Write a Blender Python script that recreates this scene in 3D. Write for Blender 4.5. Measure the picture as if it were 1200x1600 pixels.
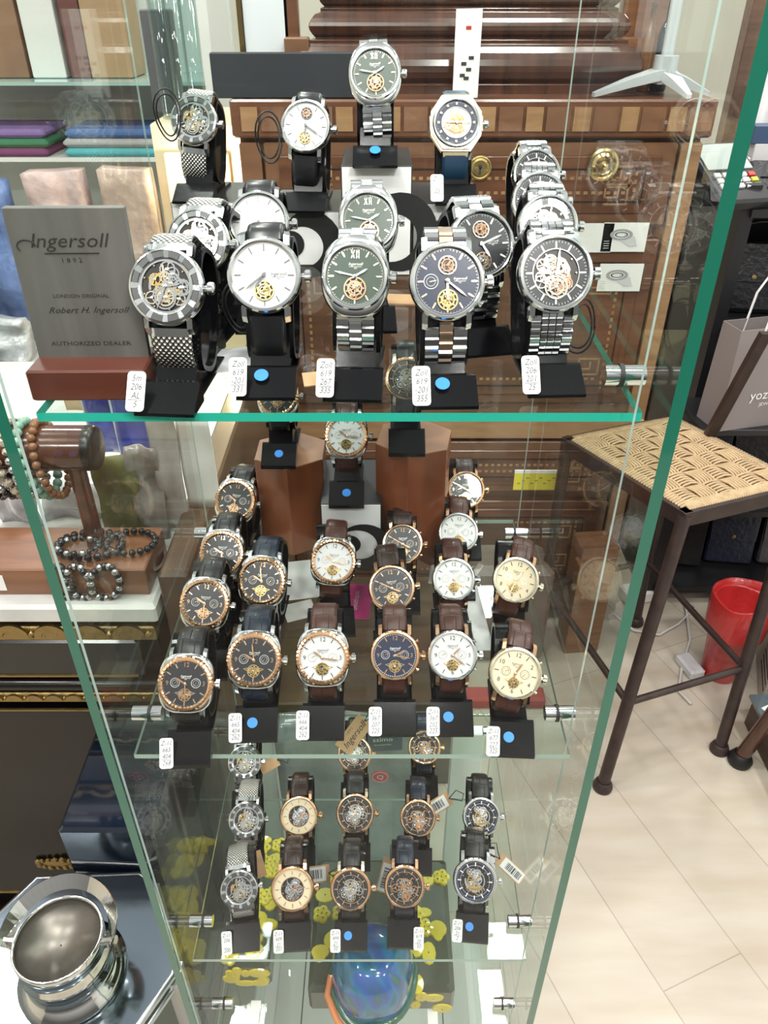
import bpy, math, random
from mathutils import Vector, Matrix
for o in list(bpy.data.objects):
    bpy.data.objects.remove(o)
SC = bpy.context.scene
COL = SC.collection
R = math.radians
# ------------------------------------------------------------------ camera, world, lights, exposure
CAM_H, TILT, F = 1.6, R(34.5), 1200.0
cd = bpy.data.cameras.new('camera')
cam = bpy.data.objects.new('camera', cd)
COL.objects.link(cam)
cam.location = (0, 0, CAM_H)
cam.rotation_euler = (math.pi / 2 - TILT, 0, 0)
cd.sensor_fit = 'VERTICAL'
cd.sensor_height = 36.0
cd.lens = 36.0 * F / 1600.0
cd.clip_start = 0.01
SC.camera = cam

EXPOSURE = 0.0
WORLD = 0.62
SC.view_settings.view_transform = 'Standard'
SC.view_settings.look = 'None'
SC.view_settings.gamma = 1.0
SC.view_settings.exposure = EXPOSURE
SC.view_settings.use_curve_mapping = False
try:
    SC.cycles.max_bounces = 8
    SC.cycles.glossy_bounces = 4
    SC.cycles.transparent_max_bounces = 32
    SC.cycles.caustics_reflective = False
    SC.cycles.caustics_refractive = False
    SC.cycles.sample_clamp_indirect = 4.0
    SC.cycles.use_denoising = True
except Exception:
    pass

w = bpy.data.worlds.new('shop_light')
SC.world = w
w.use_nodes = True
nt = w.node_tree
bg = nt.nodes['Background']
tc = nt.nodes.new('ShaderNodeTexCoord')
sep = nt.nodes.new('ShaderNodeSeparateXYZ')
rmp = nt.nodes.new('ShaderNodeValToRGB')
nt.links.new(tc.outputs['Generated'], sep.inputs[0])
mr = nt.nodes.new('ShaderNodeMapRange')
mr.inputs['From Min'].default_value = -1
mr.inputs['From Max'].default_value = 1
nt.links.new(sep.outputs['Z'], mr.inputs['Value'])
nt.links.new(mr.outputs['Result'], rmp.inputs[0])
e = rmp.color_ramp.elements
e[0].position = 0.30; e[0].color = (0.07, 0.058, 0.05, 1)
e[1].position = 0.85; e[1].color = (1.0, 1.0, 0.98, 1)
m_ = e.new(0.52); m_.color = (0.24, 0.225, 0.21, 1)
nt.links.new(rmp.outputs[0], bg.inputs['Color'])
bg.inputs['Strength'].default_value = WORLD


def lamp(name, loc, power, size, target=None, color=(1, 0.97, 0.93), spread=None, sy=None):
    ld = bpy.data.lights.new(name, 'AREA')
    ld.energy = power
    ld.shape = 'RECTANGLE'
    ld.size = size
    ld.size_y = sy or size
    ld.color = color
    if spread:
        ld.spread = spread
    o = bpy.data.objects.new(name, ld)
    COL.objects.link(o)
    o.location = loc
    d = Vector(target) - Vector(loc) if target else Vector((0, 0, -1))
    o.rotation_euler = d.to_track_quat('-Z', 'Y').to_euler()
    return o


# ceiling lamps of the shop: small bright downlights in two rows
for lx in (-1.5, -0.5, 0.5, 1.5):
    for ly in (-1.2, 0.25, 1.45, 2.7):
        lamp('ceiling_lamp', (lx, ly, 2.95), 14.5, 0.22)
# the strips of light over the glass case
lamp('showcase_lamp', (-0.12, 0.15, 2.35), 6.0, 0.5, (-0.05, 0.5, 1.2), sy=0.05)
lamp('showcase_lamp', (0.3, -0.25, 2.2), 4.5, 0.12, (0.0, 0.5, 1.1))


# ------------------------------------------------------------------ pixel of the 1200x1600 photo -> point in the place
def ray(px, py):
    X, Y = (px - 600) / F, (py - 800) / F
    return X, math.cos(TILT) - Y * math.sin(TILT), math.sin(TILT) + Y * math.cos(TILT)


def at_z(px, py, z):
    x, f, dn = ray(px, py)
    t = (CAM_H - z) / dn
    return Vector((x * t, f * t, z))


def at_y(px, py, y):
    x, f, dn = ray(px, py)
    t = y / f
    return Vector((x * t, y, CAM_H - dn * t))


# ------------------------------------------------------------------ materials
MATS = {}


def pbr(name, col, rough=0.5, metal=0.0, coat=0.0, bump=None, noise=None, emit=None, spec=0.5):
    """bump=(scale,strength); noise=(scale,colour2,amount[,stretch])"""
    if name in MATS:
        return MATS[name]
    m = bpy.data.materials.new(name)
    m.use_nodes = True
    n, l = m.node_tree.nodes, m.node_tree.links
    b = n['Principled BSDF']
    b.inputs['Base Color'].default_value = (*col, 1)
    b.inputs['Roughness'].default_value = rough
    b.inputs['Metallic'].default_value = metal
    b.inputs['Coat Weight'].default_value = coat
    b.inputs['Coat Roughness'].default_value = 0.03
    b.inputs['Specular IOR Level'].default_value = spec
    t = None
    if noise or bump:
        t = n.new('ShaderNodeTexCoord')
    if noise:
        mp = n.new('ShaderNodeMapping')
        st = noise[3] if len(noise) > 3 else (1, 1, 1)
        mp.inputs['Scale'].default_value = st
        x = n.new('ShaderNodeTexNoise')
        x.inputs['Scale'].default_value = noise[0]
        x.inputs['Detail'].default_value = 5
        r = n.new('ShaderNodeValToRGB')
        r.color_ramp.elements[0].position = 0.5 - 0.25 / max(noise[2], .01)
        r.color_ramp.elements[1].position = 0.5 + 0.25 / max(noise[2], .01)
        r.color_ramp.elements[0].color = (*col, 1)
        r.color_ramp.elements[1].color = (*noise[1], 1)
        l.new(t.outputs['Object'], mp.inputs[0]); l.new(mp.outputs[0], x.inputs['Vector'])
        l.new(x.outputs['Fac'], r.inputs[0]); l.new(r.outputs[0], b.inputs['Base Color'])
    if bump:
        x = n.new('ShaderNodeTexNoise')
        x.inputs['Scale'].default_value = bump[0]
        x.inputs['Detail'].default_value = 3
        bp = n.new('ShaderNodeBump')
        bp.inputs['Strength'].default_value = bump[1]
        bp.inputs['Distance'].default_value = 0.01
        l.new(t.outputs['Object'], x.inputs['Vector']); l.new(x.outputs['Fac'], bp.inputs['Height'])
        l.new(bp.outputs[0], b.inputs['Normal'])
    if emit:
        b.inputs['Emission Color'].default_value = (*emit[0], 1)
        b.inputs['Emission Strength'].default_value = emit[1]
    MATS[name] = m
    return m


def glass(name, tint=(0.95, 0.985, 0.965), ior=1.45, smudge=0.0, scl=1.0):
    """thin clear pane: see-through plus a mirror reflection by Fresnel, optional greasy smudges"""
    if name in MATS:
        return MATS[name]
    m = bpy.data.materials.new(name)
    m.use_nodes = True
    n, l = m.node_tree.nodes, m.node_tree.links
    n.clear()
    out = n.new('ShaderNodeOutputMaterial')
    tr = n.new('ShaderNodeBsdfTransparent'); tr.inputs['Color'].default_value = (*tint, 1)
    gl = n.new('ShaderNodeBsdfGlossy'); gl.inputs['Roughness'].default_value = 0.0
    lw = n.new('ShaderNodeLayerWeight'); lw.inputs['Blend'].default_value = 0.5
    pw = n.new('ShaderNodeMath'); pw.operation = 'POWER'; pw.inputs[1].default_value = 5.0
    fr = n.new('ShaderNodeMath'); fr.operation = 'MULTIPLY_ADD'
    r0 = ((ior - 1) / (ior + 1)) ** 2
    fr.inputs[1].default_value = 1 - r0; fr.inputs[2].default_value = r0
    l.new(lw.outputs['Facing'], pw.inputs[0]); l.new(pw.outputs[0], fr.inputs[0])
    mx = n.new('ShaderNodeMixShader')
    ml = n.new('ShaderNodeMath'); ml.operation = 'MULTIPLY'; ml.inputs[1].default_value = scl
    l.new(fr.outputs[0], ml.inputs[0])
    l.new(ml.outputs[0], mx.inputs[0]); l.new(tr.outputs[0], mx.inputs[1]); l.new(gl.outputs[0], mx.inputs[2])
    last = mx.outputs[0]
    if smudge:
        df = n.new('ShaderNodeBsdfDiffuse'); df.inputs['Color'].default_value = (0.8, 0.85, 0.85, 1)
        t = n.new('ShaderNodeTexCoord'); mp = n.new('ShaderNodeMapping')
        mp.inputs['Scale'].default_value = (26, 26, 1.5)
        x = n.new('ShaderNodeTexNoise'); x.inputs['Scale'].default_value = 1.0; x.inputs['Detail'].default_value = 4
        rr = n.new('ShaderNodeMapRange')
        rr.inputs['From Min'].default_value = 0.42; rr.inputs['From Max'].default_value = 0.75
        rr.inputs['To Max'].default_value = smudge
        m2 = n.new('ShaderNodeMixShader')
        l.new(t.outputs['Object'], mp.inputs[0]); l.new(mp.outputs[0], x.inputs['Vector'])
        l.new(x.outputs['Fac'], rr.inputs['Value']); l.new(rr.outputs[0], m2.inputs[0])
        l.new(last, m2.inputs[1]); l.new(df.outputs[0], m2.inputs[2])
        last = m2.outputs[0]
    l.new(last, out.inputs['Surface'])
    MATS[name] = m
    return m


def wood(name, c1, c2, rough=0.35, scale=6.0, axis=(1, 12, 12), coat=0.3):
    if name in MATS:
        return MATS[name]
    m = bpy.data.materials.new(name)
    m.use_nodes = True
    n, l = m.node_tree.nodes, m.node_tree.links
    b = n['Principled BSDF']
    t = n.new('ShaderNodeTexCoord'); mp = n.new('ShaderNodeMapping'); mp.inputs['Scale'].default_value = axis
    x = n.new('ShaderNodeTexNoise'); x.inputs['Scale'].default_value = scale; x.inputs['Detail'].default_value = 8
    x.inputs['Distortion'].default_value = 0.6
    r = n.new('ShaderNodeValToRGB')
    r.color_ramp.elements[0].position = 0.3; r.color_ramp.elements[1].position = 0.72
    r.color_ramp.elements[0].color = (*c1, 1); r.color_ramp.elements[1].color = (*c2, 1)
    l.new(t.outputs['Object'], mp.inputs[0]); l.new(mp.outputs[0], x.inputs['Vector'])
    l.new(x.outputs['Fac'], r.inputs[0]); l.new(r.outputs[0], b.inputs['Base Color'])
    b.inputs['Roughness'].default_value = rough
    b.inputs['Coat Weight'].default_value = coat
    b.inputs['Coat Roughness'].default_value = 0.12
    MATS[name] = m
    return m


def uvpattern(name, col, col2, kind, rough, metal, su, sv, strength=0.6):
    """patterns laid along a band by its UV: 'mesh' (milanese), 'croc' (embossed leather)"""
    if name in MATS:
        return MATS[name]
    m = bpy.data.materials.new(name)
    m.use_nodes = True
    n, l = m.node_tree.nodes, m.node_tree.links
    b = n['Principled BSDF']
    b.inputs['Metallic'].default_value = metal
    b.inputs['Roughness'].default_value = rough
    t = n.new('ShaderNodeTexCoord'); mp = n.new('ShaderNodeMapping')
    mp.inputs['Scale'].default_value = (su, sv, 1)
    l.new(t.outputs['UV'], mp.inputs[0])
    if kind == 'mesh':
        mp.inputs['Rotation'].default_value = (0, 0, R(45))
        x = n.new('ShaderNodeTexChecker'); x.inputs['Scale'].default_value = 1
        w1 = n.new('ShaderNodeTexWave'); w1.bands_direction = 'X'; w1.inputs['Scale'].default_value = 0.5
        w2 = n.new('ShaderNodeTexWave'); w2.bands_direction = 'Y'; w2.inputs['Scale'].default_value = 0.5
        mm = n.new('ShaderNodeMath'); mm.operation = 'MULTIPLY'
        l.new(mp.outputs[0], w1.inputs['Vector']); l.new(mp.outputs[0], w2.inputs['Vector'])
        l.new(w1.outputs['Fac'], mm.inputs[0]); l.new(w2.outputs['Fac'], mm.inputs[1])
        h = mm.outputs[0]
    else:
        x = n.new('ShaderNodeTexBrick')
        x.inputs['Color1'].default_value = (1, 1, 1, 1); x.inputs['Color2'].default_value = (.8, .8, .8, 1)
        x.inputs['Mortar'].default_value = (0, 0, 0, 1)
        x.inputs['Scale'].default_value = 1; x.inputs['Mortar Size'].default_value = 0.05
        x.inputs['Mortar Smooth'].default_value = 1
        x.inputs['Brick Width'].default_value = 1.0; x.inputs['Row Height'].default_value = 1.0
        l.new(mp.outputs[0], x.inputs['Vector'])
        h = x.outputs['Color']
    r = n.new('ShaderNodeValToRGB')
    r.color_ramp.elements[0].color = (*col2, 1); r.color_ramp.elements[1].color = (*col, 1)
    r.color_ramp.elements[0].position = 0.05; r.color_ramp.elements[1].position = 0.35
    l.new(h, r.inputs[0]); l.new(r.outputs[0], b.inputs['Base Color'])
    bp = n.new('ShaderNodeBump'); bp.inputs['Strength'].default_value = strength; bp.inputs['Distance'].default_value = 0.0006
    l.new(h, bp.inputs['Height']); l.new(bp.outputs[0], b.inputs['Normal'])
    MATS[name] = m
    return m


STEEL = pbr('polished_steel', (0.80, 0.81, 0.82), 0.14, 1)
BRUSH = pbr('brushed_steel', (0.62, 0.63, 0.65), 0.32, 1)
ROSE = pbr('rose_gold', (0.90, 0.55, 0.33), 0.16, 1)
ROSEST = pbr('rose_tinted_steel', (0.80, 0.62, 0.48), 0.18, 1)
GOLD = pbr('gold', (0.85, 0.60, 0.26), 0.18, 1)
PGOLD = pbr('pale_gold', (0.86, 0.77, 0.60), 0.18, 1)
BRASS = pbr('aged_brass', (0.36, 0.26, 0.11), 0.42, 1, bump=(60, 0.3))
BLACKP = pbr('black_acrylic', (0.004, 0.004, 0.005), 0.14, 0, spec=0.25)
BLACKM = pbr('matt_black', (0.01, 0.01, 0.011), 0.5)
WHITEP = pbr('white_plastic', (0.86, 0.86, 0.86), 0.35)
PAPER = pbr('white_paper', (0.82, 0.82, 0.80), 0.7)
INK = pbr('ink', (0.03, 0.03, 0.035), 0.6)
BLUEDOT = pbr('blue_sticker_paper', (0.02, 0.22, 0.72), 0.5)
D_WHITE = pbr('white_dial', (0.66, 0.66, 0.655), 0.4, coat=0.2)
D_CREAM = pbr('cream_dial', (0.74, 0.62, 0.42), 0.4, coat=0.2)
D_BLACK = pbr('black_dial', (0.008, 0.008, 0.011), 0.3, coat=1)
D_NAVY = pbr('navy_dial', (0.006, 0.012, 0.045), 0.28, coat=1)
D_GREEN = pbr('green_dial', (0.035, 0.06, 0.04), 0.32, coat=0.8)
D_GREY = pbr('grey_movement_plate', (0.16, 0.15, 0.14), 0.3, metal=0.8)
LUME = pbr('pale_marker', (0.85, 0.84, 0.78), 0.3)
MGREY = pbr('slate_marker', (0.16, 0.16, 0.165), 0.4)
COPPER = pbr('soft_copper_wheel', (0.42, 0.24, 0.15), 0.45, 0.6)
GREYP = pbr('dial_print_grey', (0.45, 0.45, 0.45), 0.4)
MESHB = uvpattern('steel_mesh_band', (0.86, 0.85, 0.83), (0.10, 0.095, 0.09), 'mesh', 0.42, 1, 6.5, 42, 1.0)
LBLACK = uvpattern('black_leather', (0.010, 0.010, 0.011), (0.003, 0.003, 0.003), 'croc', 0.33, 0, 2.2, 12)
LBROWN = uvpattern('brown_leather', (0.055, 0.016, 0.010), (0.010, 0.004, 0.003), 'croc', 0.36, 0, 2.2, 12)
LDARK = uvpattern('dark_brown_leather', (0.022, 0.008, 0.006), (0.008, 0.004, 0.003), 'croc', 0.33, 0, 2.2, 12)
LNAVY = uvpattern('navy_leather', (0.008, 0.014, 0.030), (0.002, 0.004, 0.010), 'croc', 0.33, 0, 2.2, 12)
RUBNAVY = pbr('navy_rubber', (0.008, 0.035, 0.075), 0.45)
GLASS = glass('clear_glass', scl=0.6)
GLASSF = glass('front_pane_glass', (0.985, 0.995, 0.99), 1.25, smudge=0.005, scl=0.35)
EDGE = pbr('green_glass_edge', (0.01, 0.13, 0.085), 0.2, coat=0.6)
EDGEP = pbr('pale_glass_edge', (0.55, 0.72, 0.68), 0.2, coat=0.6)
KRAFT = pbr('kraft_card', (0.55, 0.34, 0.18), 0.8)
CHROME = pbr('chrome', (0.85, 0.86, 0.87), 0.07, 1)
RUBBER = pbr('black_rubber', (0.01, 0.01, 0.01), 0.6)

# ------------------------------------------------------------------ mesh helpers
TXT = {}


def text_mesh(s, shear=0.0):
    k = (s, shear)
    if k not in TXT:
        c = bpy.data.curves.new('t', 'FONT')
        c.body = s
        c.size = 1.0
        c.align_x = 'CENTER'
        c.align_y = 'CENTER'
        c.shear = shear
        c.resolution_u = 2
        o = bpy.data.objects.new('t', c)
        me = o.to_mesh()
        TXT[k] = ([v.co.copy() for v in me.vertices], [tuple(p.vertices) for p in me.polygons])
        o.to_mesh_clear()
        bpy.data.objects.remove(o)
        bpy.data.curves.remove(c)
    return TXT[k]


class MB:
    def __init__(s):
        s.v, s.f, s.mi, s.sm, s.uv, s.mats = [], [], [], [], [], []
        s.mx = Matrix.Identity(4)

    def mat(s, m):
        if m not in s.mats:
            s.mats.append(m)
        return s.mats.index(m)

    def add(s, vs, fs, m, smooth=False, mx=None, uvs=None):
        n = len(s.v)
        M = s.mx @ mx if mx is not None else s.mx
        s.v += [M @ Vector(v) for v in vs]
        k = s.mat(m)
        for j, f in enumerate(fs):
            s.f.append([i + n for i in f])
            s.mi.append(k)
            s.sm.append(smooth)
            s.uv.append(uvs[j] if uvs else None)

    def box(s, c, d, m, mx=None, ch=0.0):
        x, y, z = d[0] / 2, d[1] / 2, d[2] / 2
        if ch:
            ch = min(ch, x * .9, y * .9, z * .9)
            M = Matrix.Translation(c)
            if mx is not None:
                M = mx @ M
            outs = []
            for zz, i in ((-z, ch), (-z + ch, 0), (z - ch, 0), (z, ch)):
                a, b = x - i, y - i
                q = ch * .6 if not i else ch * .6
                outs.append([(-a + q, -b, zz), (a - q, -b, zz), (a, -b + q, zz), (a, b - q, zz), (a - q, b, zz), (-a + q, b, zz), (-a, b - q, zz), (-a, -b + q, zz)])
            s.loft(outs, m, mx=M)
            return
        vs = [(c[0] + i * x, c[1] + j * y, c[2] + k * z) for i in (-1, 1) for j in (-1, 1) for k in (-1, 1)]
        s.add(vs, [(0, 1, 3, 2), (4, 6, 7, 5), (0, 4, 5, 1), (2, 3, 7, 6), (0, 2, 6, 4), (1, 5, 7, 3)], m, mx=mx)

    def loft(s, rings, m, smooth=False, mx=None, cap=True):
        n = len(rings[0])
        vs = [p for r in rings for p in r]
        fs = []
        for i in range(len(rings) - 1):
            for j in range(n):
                a, b = i * n + j, i * n + (j + 1) % n
                fs.append((a, b, b + n, a + n))
        s.add(vs, fs, m, smooth, mx)
        if cap:
            s.add(rings[0], [tuple(reversed(range(n)))], m, False, mx)
            s.add(rings[-1], [tuple(range(n))], m, False, mx)

    def prism(s, poly, z0, z1, m, mx=None, smooth=False):
        s.loft([[(x, y, z0) for x, y in poly], [(x, y, z1) for x, y in poly]], m, smooth, mx)

    def lathe(s, prof, n, m, mx=None, smooth=False, flute=0.0, cap=False):
        rings = []
        for r, z in prof:
            rings.append([(max(r * (1 + (flute if k % 2 else 0)), 1e-6) * math.cos(2 * math.pi * k / n),
                           max(r * (1 + (flute if k % 2 else 0)), 1e-6) * math.sin(2 * math.pi * k / n), z) for k in range(n)])
        s.loft(rings, m, smooth, mx, cap)

    def disc(s, r, z, n, m, mx=None):
        s.add([(r * math.cos(2 * math.pi * k / n), r * math.sin(2 * math.pi * k / n), z) for k in range(n)], [tuple(range(n))], m, mx=mx)

    def ring(s, r0, r1, z0, z1, n, m, mx=None, a0=0, a1=360):
        if a1 - a0 >= 360:
            s.lathe([(r0, z0), (r0, z1), (r1, z1), (r1, z0), (r0, z0)], n, m, mx)
            return
        rr = []
        for k in range(n + 1):
            a = R(a0 + (a1 - a0) * k / n)
            c, q = math.cos(a), math.sin(a)
            rr.append([(r0 * c, r0 * q, z0), (r1 * c, r1 * q, z0), (r1 * c, r1 * q, z1), (r0 * c, r0 * q, z1)])
        s.loft(rr, m, mx=mx)

    def cyl(s, p0, p1, r0, m, r1=None, n=12, smooth=True):
        p0, p1 = Vector(p0), Vector(p1)
        r1 = r0 if r1 is None else r1
        d = p1 - p0
        q = d.to_track_quat('Z', 'Y').to_matrix().to_4x4()
        q.translation = p0
        L = d.length
        s.lathe([(r0, 0), (r1, L)], n, m, q, smooth, cap=True)

    def tube(s, pts, r, m, n=6, closed=False, smooth=True):
        pts = [Vector(p) for p in pts]
        N = len(pts)
        rings = []
        up = Vector((0.13, 0.27, 0.95)).normalized()
        for i, p in enumerate(pts):
            a = pts[(i - 1) % N] if closed or i else p
            b = pts[(i + 1) % N] if closed or i < N - 1 else p
            t = (b - a).normalized()
            x = t.cross(up)
            if x.length < 1e-4:
                x = t.cross(Vector((1, 0, 0)))
            x.normalize()
            y = x.cross(t).normalized()
            rad = r[i] if isinstance(r, (list, tuple)) else r
            rings.append([tuple(p + x * rad * math.cos(2 * math.pi * k / n) + y * rad * math.sin(2 * math.pi * k / n)) for k in range(n)])
        if closed:
            rings.append(rings[0])
        s.loft(rings, m, smooth, cap=not closed)

    def ball(s, c, r, m, n=10, sc=(1, 1, 1)):
        k = n // 2
        prof = [(r * math.sin(math.pi * i / k), -r * math.cos(math.pi * i / k)) for i in range(k + 1)]
        M = Matrix.Translation(c) @ Matrix.Diagonal((*sc, 1))
        s.lathe(prof, n, m, M, True)

    def text(s, t, size, m, mx=None, shear=0.0, sx=1.0):
        vs, fs = text_mesh(t, shear)
        s.add([(v.x * size * sx, v.y * size, 0) for v in vs], fs, m, mx=mx)

    def band(s, path, width, thick, m, smooth=True, pad=0.35):
        """path: list of (pos, tangent, normal) ; band lies across x"""
        rings = []
        for i, (p, t, nn) in enumerate(path):
            wd = width(i / (len(path) - 1)) if callable(width) else width
            x = Vector((1, 0, 0))
            sec = [(-wd / 2, -thick / 2), (wd / 2, -thick / 2), (wd / 2, thick * 0.1), (wd * 0.36, thick / 2), (-wd * 0.36, thick / 2), (-wd / 2, thick * 0.1)]
            rings.append([p + x * a + nn * b for a, b in sec])
        n = 6
        vs = [q for r in rings for q in r]
        fs, uvs = [], []
        N = len(rings)
        us = [0, 1, 1, .86, .14, 0]
        for i in range(N - 1):
            for j in range(n):
                a, b = i * n + j, i * n + (j + 1) % n
                fs.append((a, b, b + n, a + n))
                v0, v1 = i / (N - 1), (i + 1) / (N - 1)
                u0, u1 = us[j], us[(j + 1) % n]
                uvs.append([(u0, v0), (u1, v0), (u1, v1), (u0, v1)])
        s.add(vs, fs, m, smooth, uvs=uvs)
        s.add(rings[0], [tuple(reversed(range(n)))], m)
        s.add(rings[-1], [tuple(range(n))], m)

    def mesh(s, name):
        me = bpy.data.meshes.new(name)
        me.from_pydata([tuple(v) for v in s.v], [], s.f)
        for m in s.mats:
            me.materials.append(m)
        me.polygons.foreach_set('material_index', s.mi)
        me.polygons.foreach_set('use_smooth', s.sm)
        if any(u for u in s.uv):
            L = me.uv_layers.new(name='UVMap')
            k = 0
            for f, u in zip(s.f, s.uv):
                for j in range(len(f)):
                    if u:
                        L.data[k].uv = u[j]
                    k += 1
        me.validate()
        me.update()
        return me

    def build(s, name, parent=None, loc=None, bevel=0):
        o = bpy.data.objects.new(name, s.mesh(name))
        COL.objects.link(o)
        if parent is not None:
            o.parent = parent
        if loc is not None:
            o.location = loc
        if bevel:
            b = o.modifiers.new('bevel', 'BEVEL')
            b.width = bevel
            b.segments = 2
            b.limit_method = 'ANGLE'
        return o


def tag(o, label, cat, group=None):
    o['label'] = label
    o['category'] = cat
    if group:
        o['group'] = group
    return o


def struct(o):
    o['kind'] = 'structure'
    return o


def thing(name, label, cat, loc=(0, 0, 0), rz=0.0, group=None):
    o = bpy.data.objects.new(name, None)
    o.empty_display_size = 0.02
    COL.objects.link(o)
    o.location = loc
    o.rotation_euler = (0, 0, rz)
    return tag(o, label, cat, group)


def one(name, label, cat, mb, loc=None, group=None, rz=0, bevel=0, rot=None):
    o = mb.build(name, loc=loc, bevel=bevel)
    o.rotation_euler = rot or (0, 0, rz)
    return tag(o, label, cat, group)


def T(x, y, z):
    return Matrix.Translation((x, y, z))


def RX(a): return Matrix.Rotation(R(a), 4, 'X')
def RY(a): return Matrix.Rotation(R(a), 4, 'Y')
def RZ(a): return Matrix.Rotation(R(a), 4, 'Z')


def dup(root, loc, rz=0, label=None, group=None, scale=1.0):
    r = root.copy(); COL.objects.link(r)
    r.location = loc
    r.rotation_euler = (0, 0, rz)
    r.scale = (scale,) * 3
    if label: r['label'] = label
    if group: r['group'] = group
    for ch in list(root.children):
        c = ch.copy(); COL.objects.link(c); c.parent = r
        for g in list(ch.children):
            d = g.copy(); COL.objects.link(d); d.parent = c
    return r

# ------------------------------------------------------------------ the glass display case
Z_TOP, Z_MID, Z_LOW, Z_BASE = 1.399, 1.098, 0.770, 0.580
CX0, CX1, CY0, CY1 = -0.198, 0.147, 0.392, 0.715


def pane(name, parent, lo, hi, gm, em, edge_faces):
    """box of glass; edge_faces = indices of faces (x-,x+,y-,y+,z-,z+) that show the coloured cut edge"""
    mb = MB()
    c = [(a + b) / 2 for a, b in zip(lo, hi)]
    d = [b - a for a, b in zip(lo, hi)]
    x, y, z = d[0] / 2, d[1] / 2, d[2] / 2
    vs = [(c[0] + i * x, c[1] + j * y, c[2] + k * z) for i in (-1, 1) for j in (-1, 1) for k in (-1, 1)]
    fs = [(0, 1, 3, 2), (4, 6, 7, 5), (0, 4, 5, 1), (2, 3, 7, 6), (0, 2, 6, 4), (1, 5, 7, 3)]
    for i, f in enumerate(fs):
        mb.add(vs, [f], (EDGEP if (i == 3 and name == 'side_pane') else em) if i in edge_faces else gm)
    me = mb
    return me.build(name, parent)


case = thing('display_case', 'tall green-edged glass display case holding the watches', 'display case', (0, 0, 0))
pane('side_pane', case, (-0.2135, 0.377, 0.15), (-0.2065, 0.735, 1.95), GLASS, EDGE, (2,))
pane('side_pane', case, (0.1565, 0.377, 0.15), (0.164, 0.735, 1.95), GLASS, EDGE, (2,))
pane('back_pane', case, (-0.2065, 0.729, 0.15), (0.1565, 0.735, 1.95), GLASS, EDGEP, (0, 1))
pane('front_door', case, (-0.2055, 0.378, 0.15), (0.1385, 0.3815, 1.95), GLASSF, EDGEP, (0, 1))
mb = MB(); mb.box((-0.025, 0.556, 0.075), (0.40, 0.37, 0.15), pbr('grey_laminate', (0.5, 0.5, 0.48), 0.4)); mb.build('plinth', case, bevel=0.003)


def standoff(x, y, z, sgn, parent):
    """chrome shelf pin with a rubber ring, from the side pane to the shelf"""
    mb = MB()
    mb.cyl((x, y, z), (x - sgn * 0.013, y, z), 0.0062, CHROME, n=20)
    mb.cyl((x - sgn * 0.013, y, z), (x - sgn * 0.0155, y, z), 0.0072, RUBBER, n=20)
    mb.cyl((x - sgn * 0.0155, y, z), (x - sgn * 0.024, y, z), 0.0062, CHROME, n=20)
    return mb.build('shelf_pin', parent)


for zt, th, em, nm in ((Z_TOP, 0.0055, EDGE, 'upper'), (Z_MID, 0.005, EDGEP, 'middle'), (Z_LOW, 0.005, EDGEP, 'lower'), (Z_BASE, 0.005, EDGEP, 'bottom')):
    edge = pbr('teal_shelf_edge', (0.02, 0.42, 0.32), 0.2, coat=0.5) if nm == 'upper' else pbr('shelf_edge_' + nm, (0.32, 0.46, 0.40), 0.2, coat=0.5)
    s = pane('glass_shelf', None, (CX0, CY0, zt - th), (CX1, CY1, zt), GLASS, edge, (0, 1, 2, 3))
    tag(s, {'upper': 'clear glass shelf with a teal front edge, uppermost in the case',
            'middle': 'middle glass shelf carrying the rose-gold and leather watches',
            'lower': 'lower glass shelf carrying the skeleton watches',
            'bottom': 'bottom glass shelf under the painted box'}[nm], 'glass shelf', 'shelves of the glass case')
    for sg, xx in ((1, 0.1565), (-1, -0.2065)):
        for yy in (0.428, 0.68):
            standoff(xx, yy, zt + 0.0068, sg, case)

# ------------------------------------------------------------------ the watches
mm = Matrix.Diagonal((0.001, 0.001, 0.001, 1))


def superell(a, b, n, N=48):
    out = []
    for k in range(N):
        t = 2 * math.pi * k / N
        c, q = math.cos(t), math.sin(t)
        out.append((a * math.copysign(abs(c) ** (2 / n), c), b * math.copysign(abs(q) ** (2 / n), q)))
    return out


def gear(mb, x, y, r, z, m, spokes=5, teeth=20):
    M = T(x, y, z)
    mb.lathe([(r * .74, 0), (r * .74, .5), (r * .92, .5), (r * .92, 0)], teeth * 2, m, M, flute=0.09)
    for k in range(spokes):
        mb.box((r * .4, 0, .25), (r * .8, r * .14, .3), m, M @ RZ(360 * k / spokes + r * 17))
    mb.lathe([(r * .22, 0), (r * .22, .8), (0.01, .9)], 10, m, M)


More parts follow.
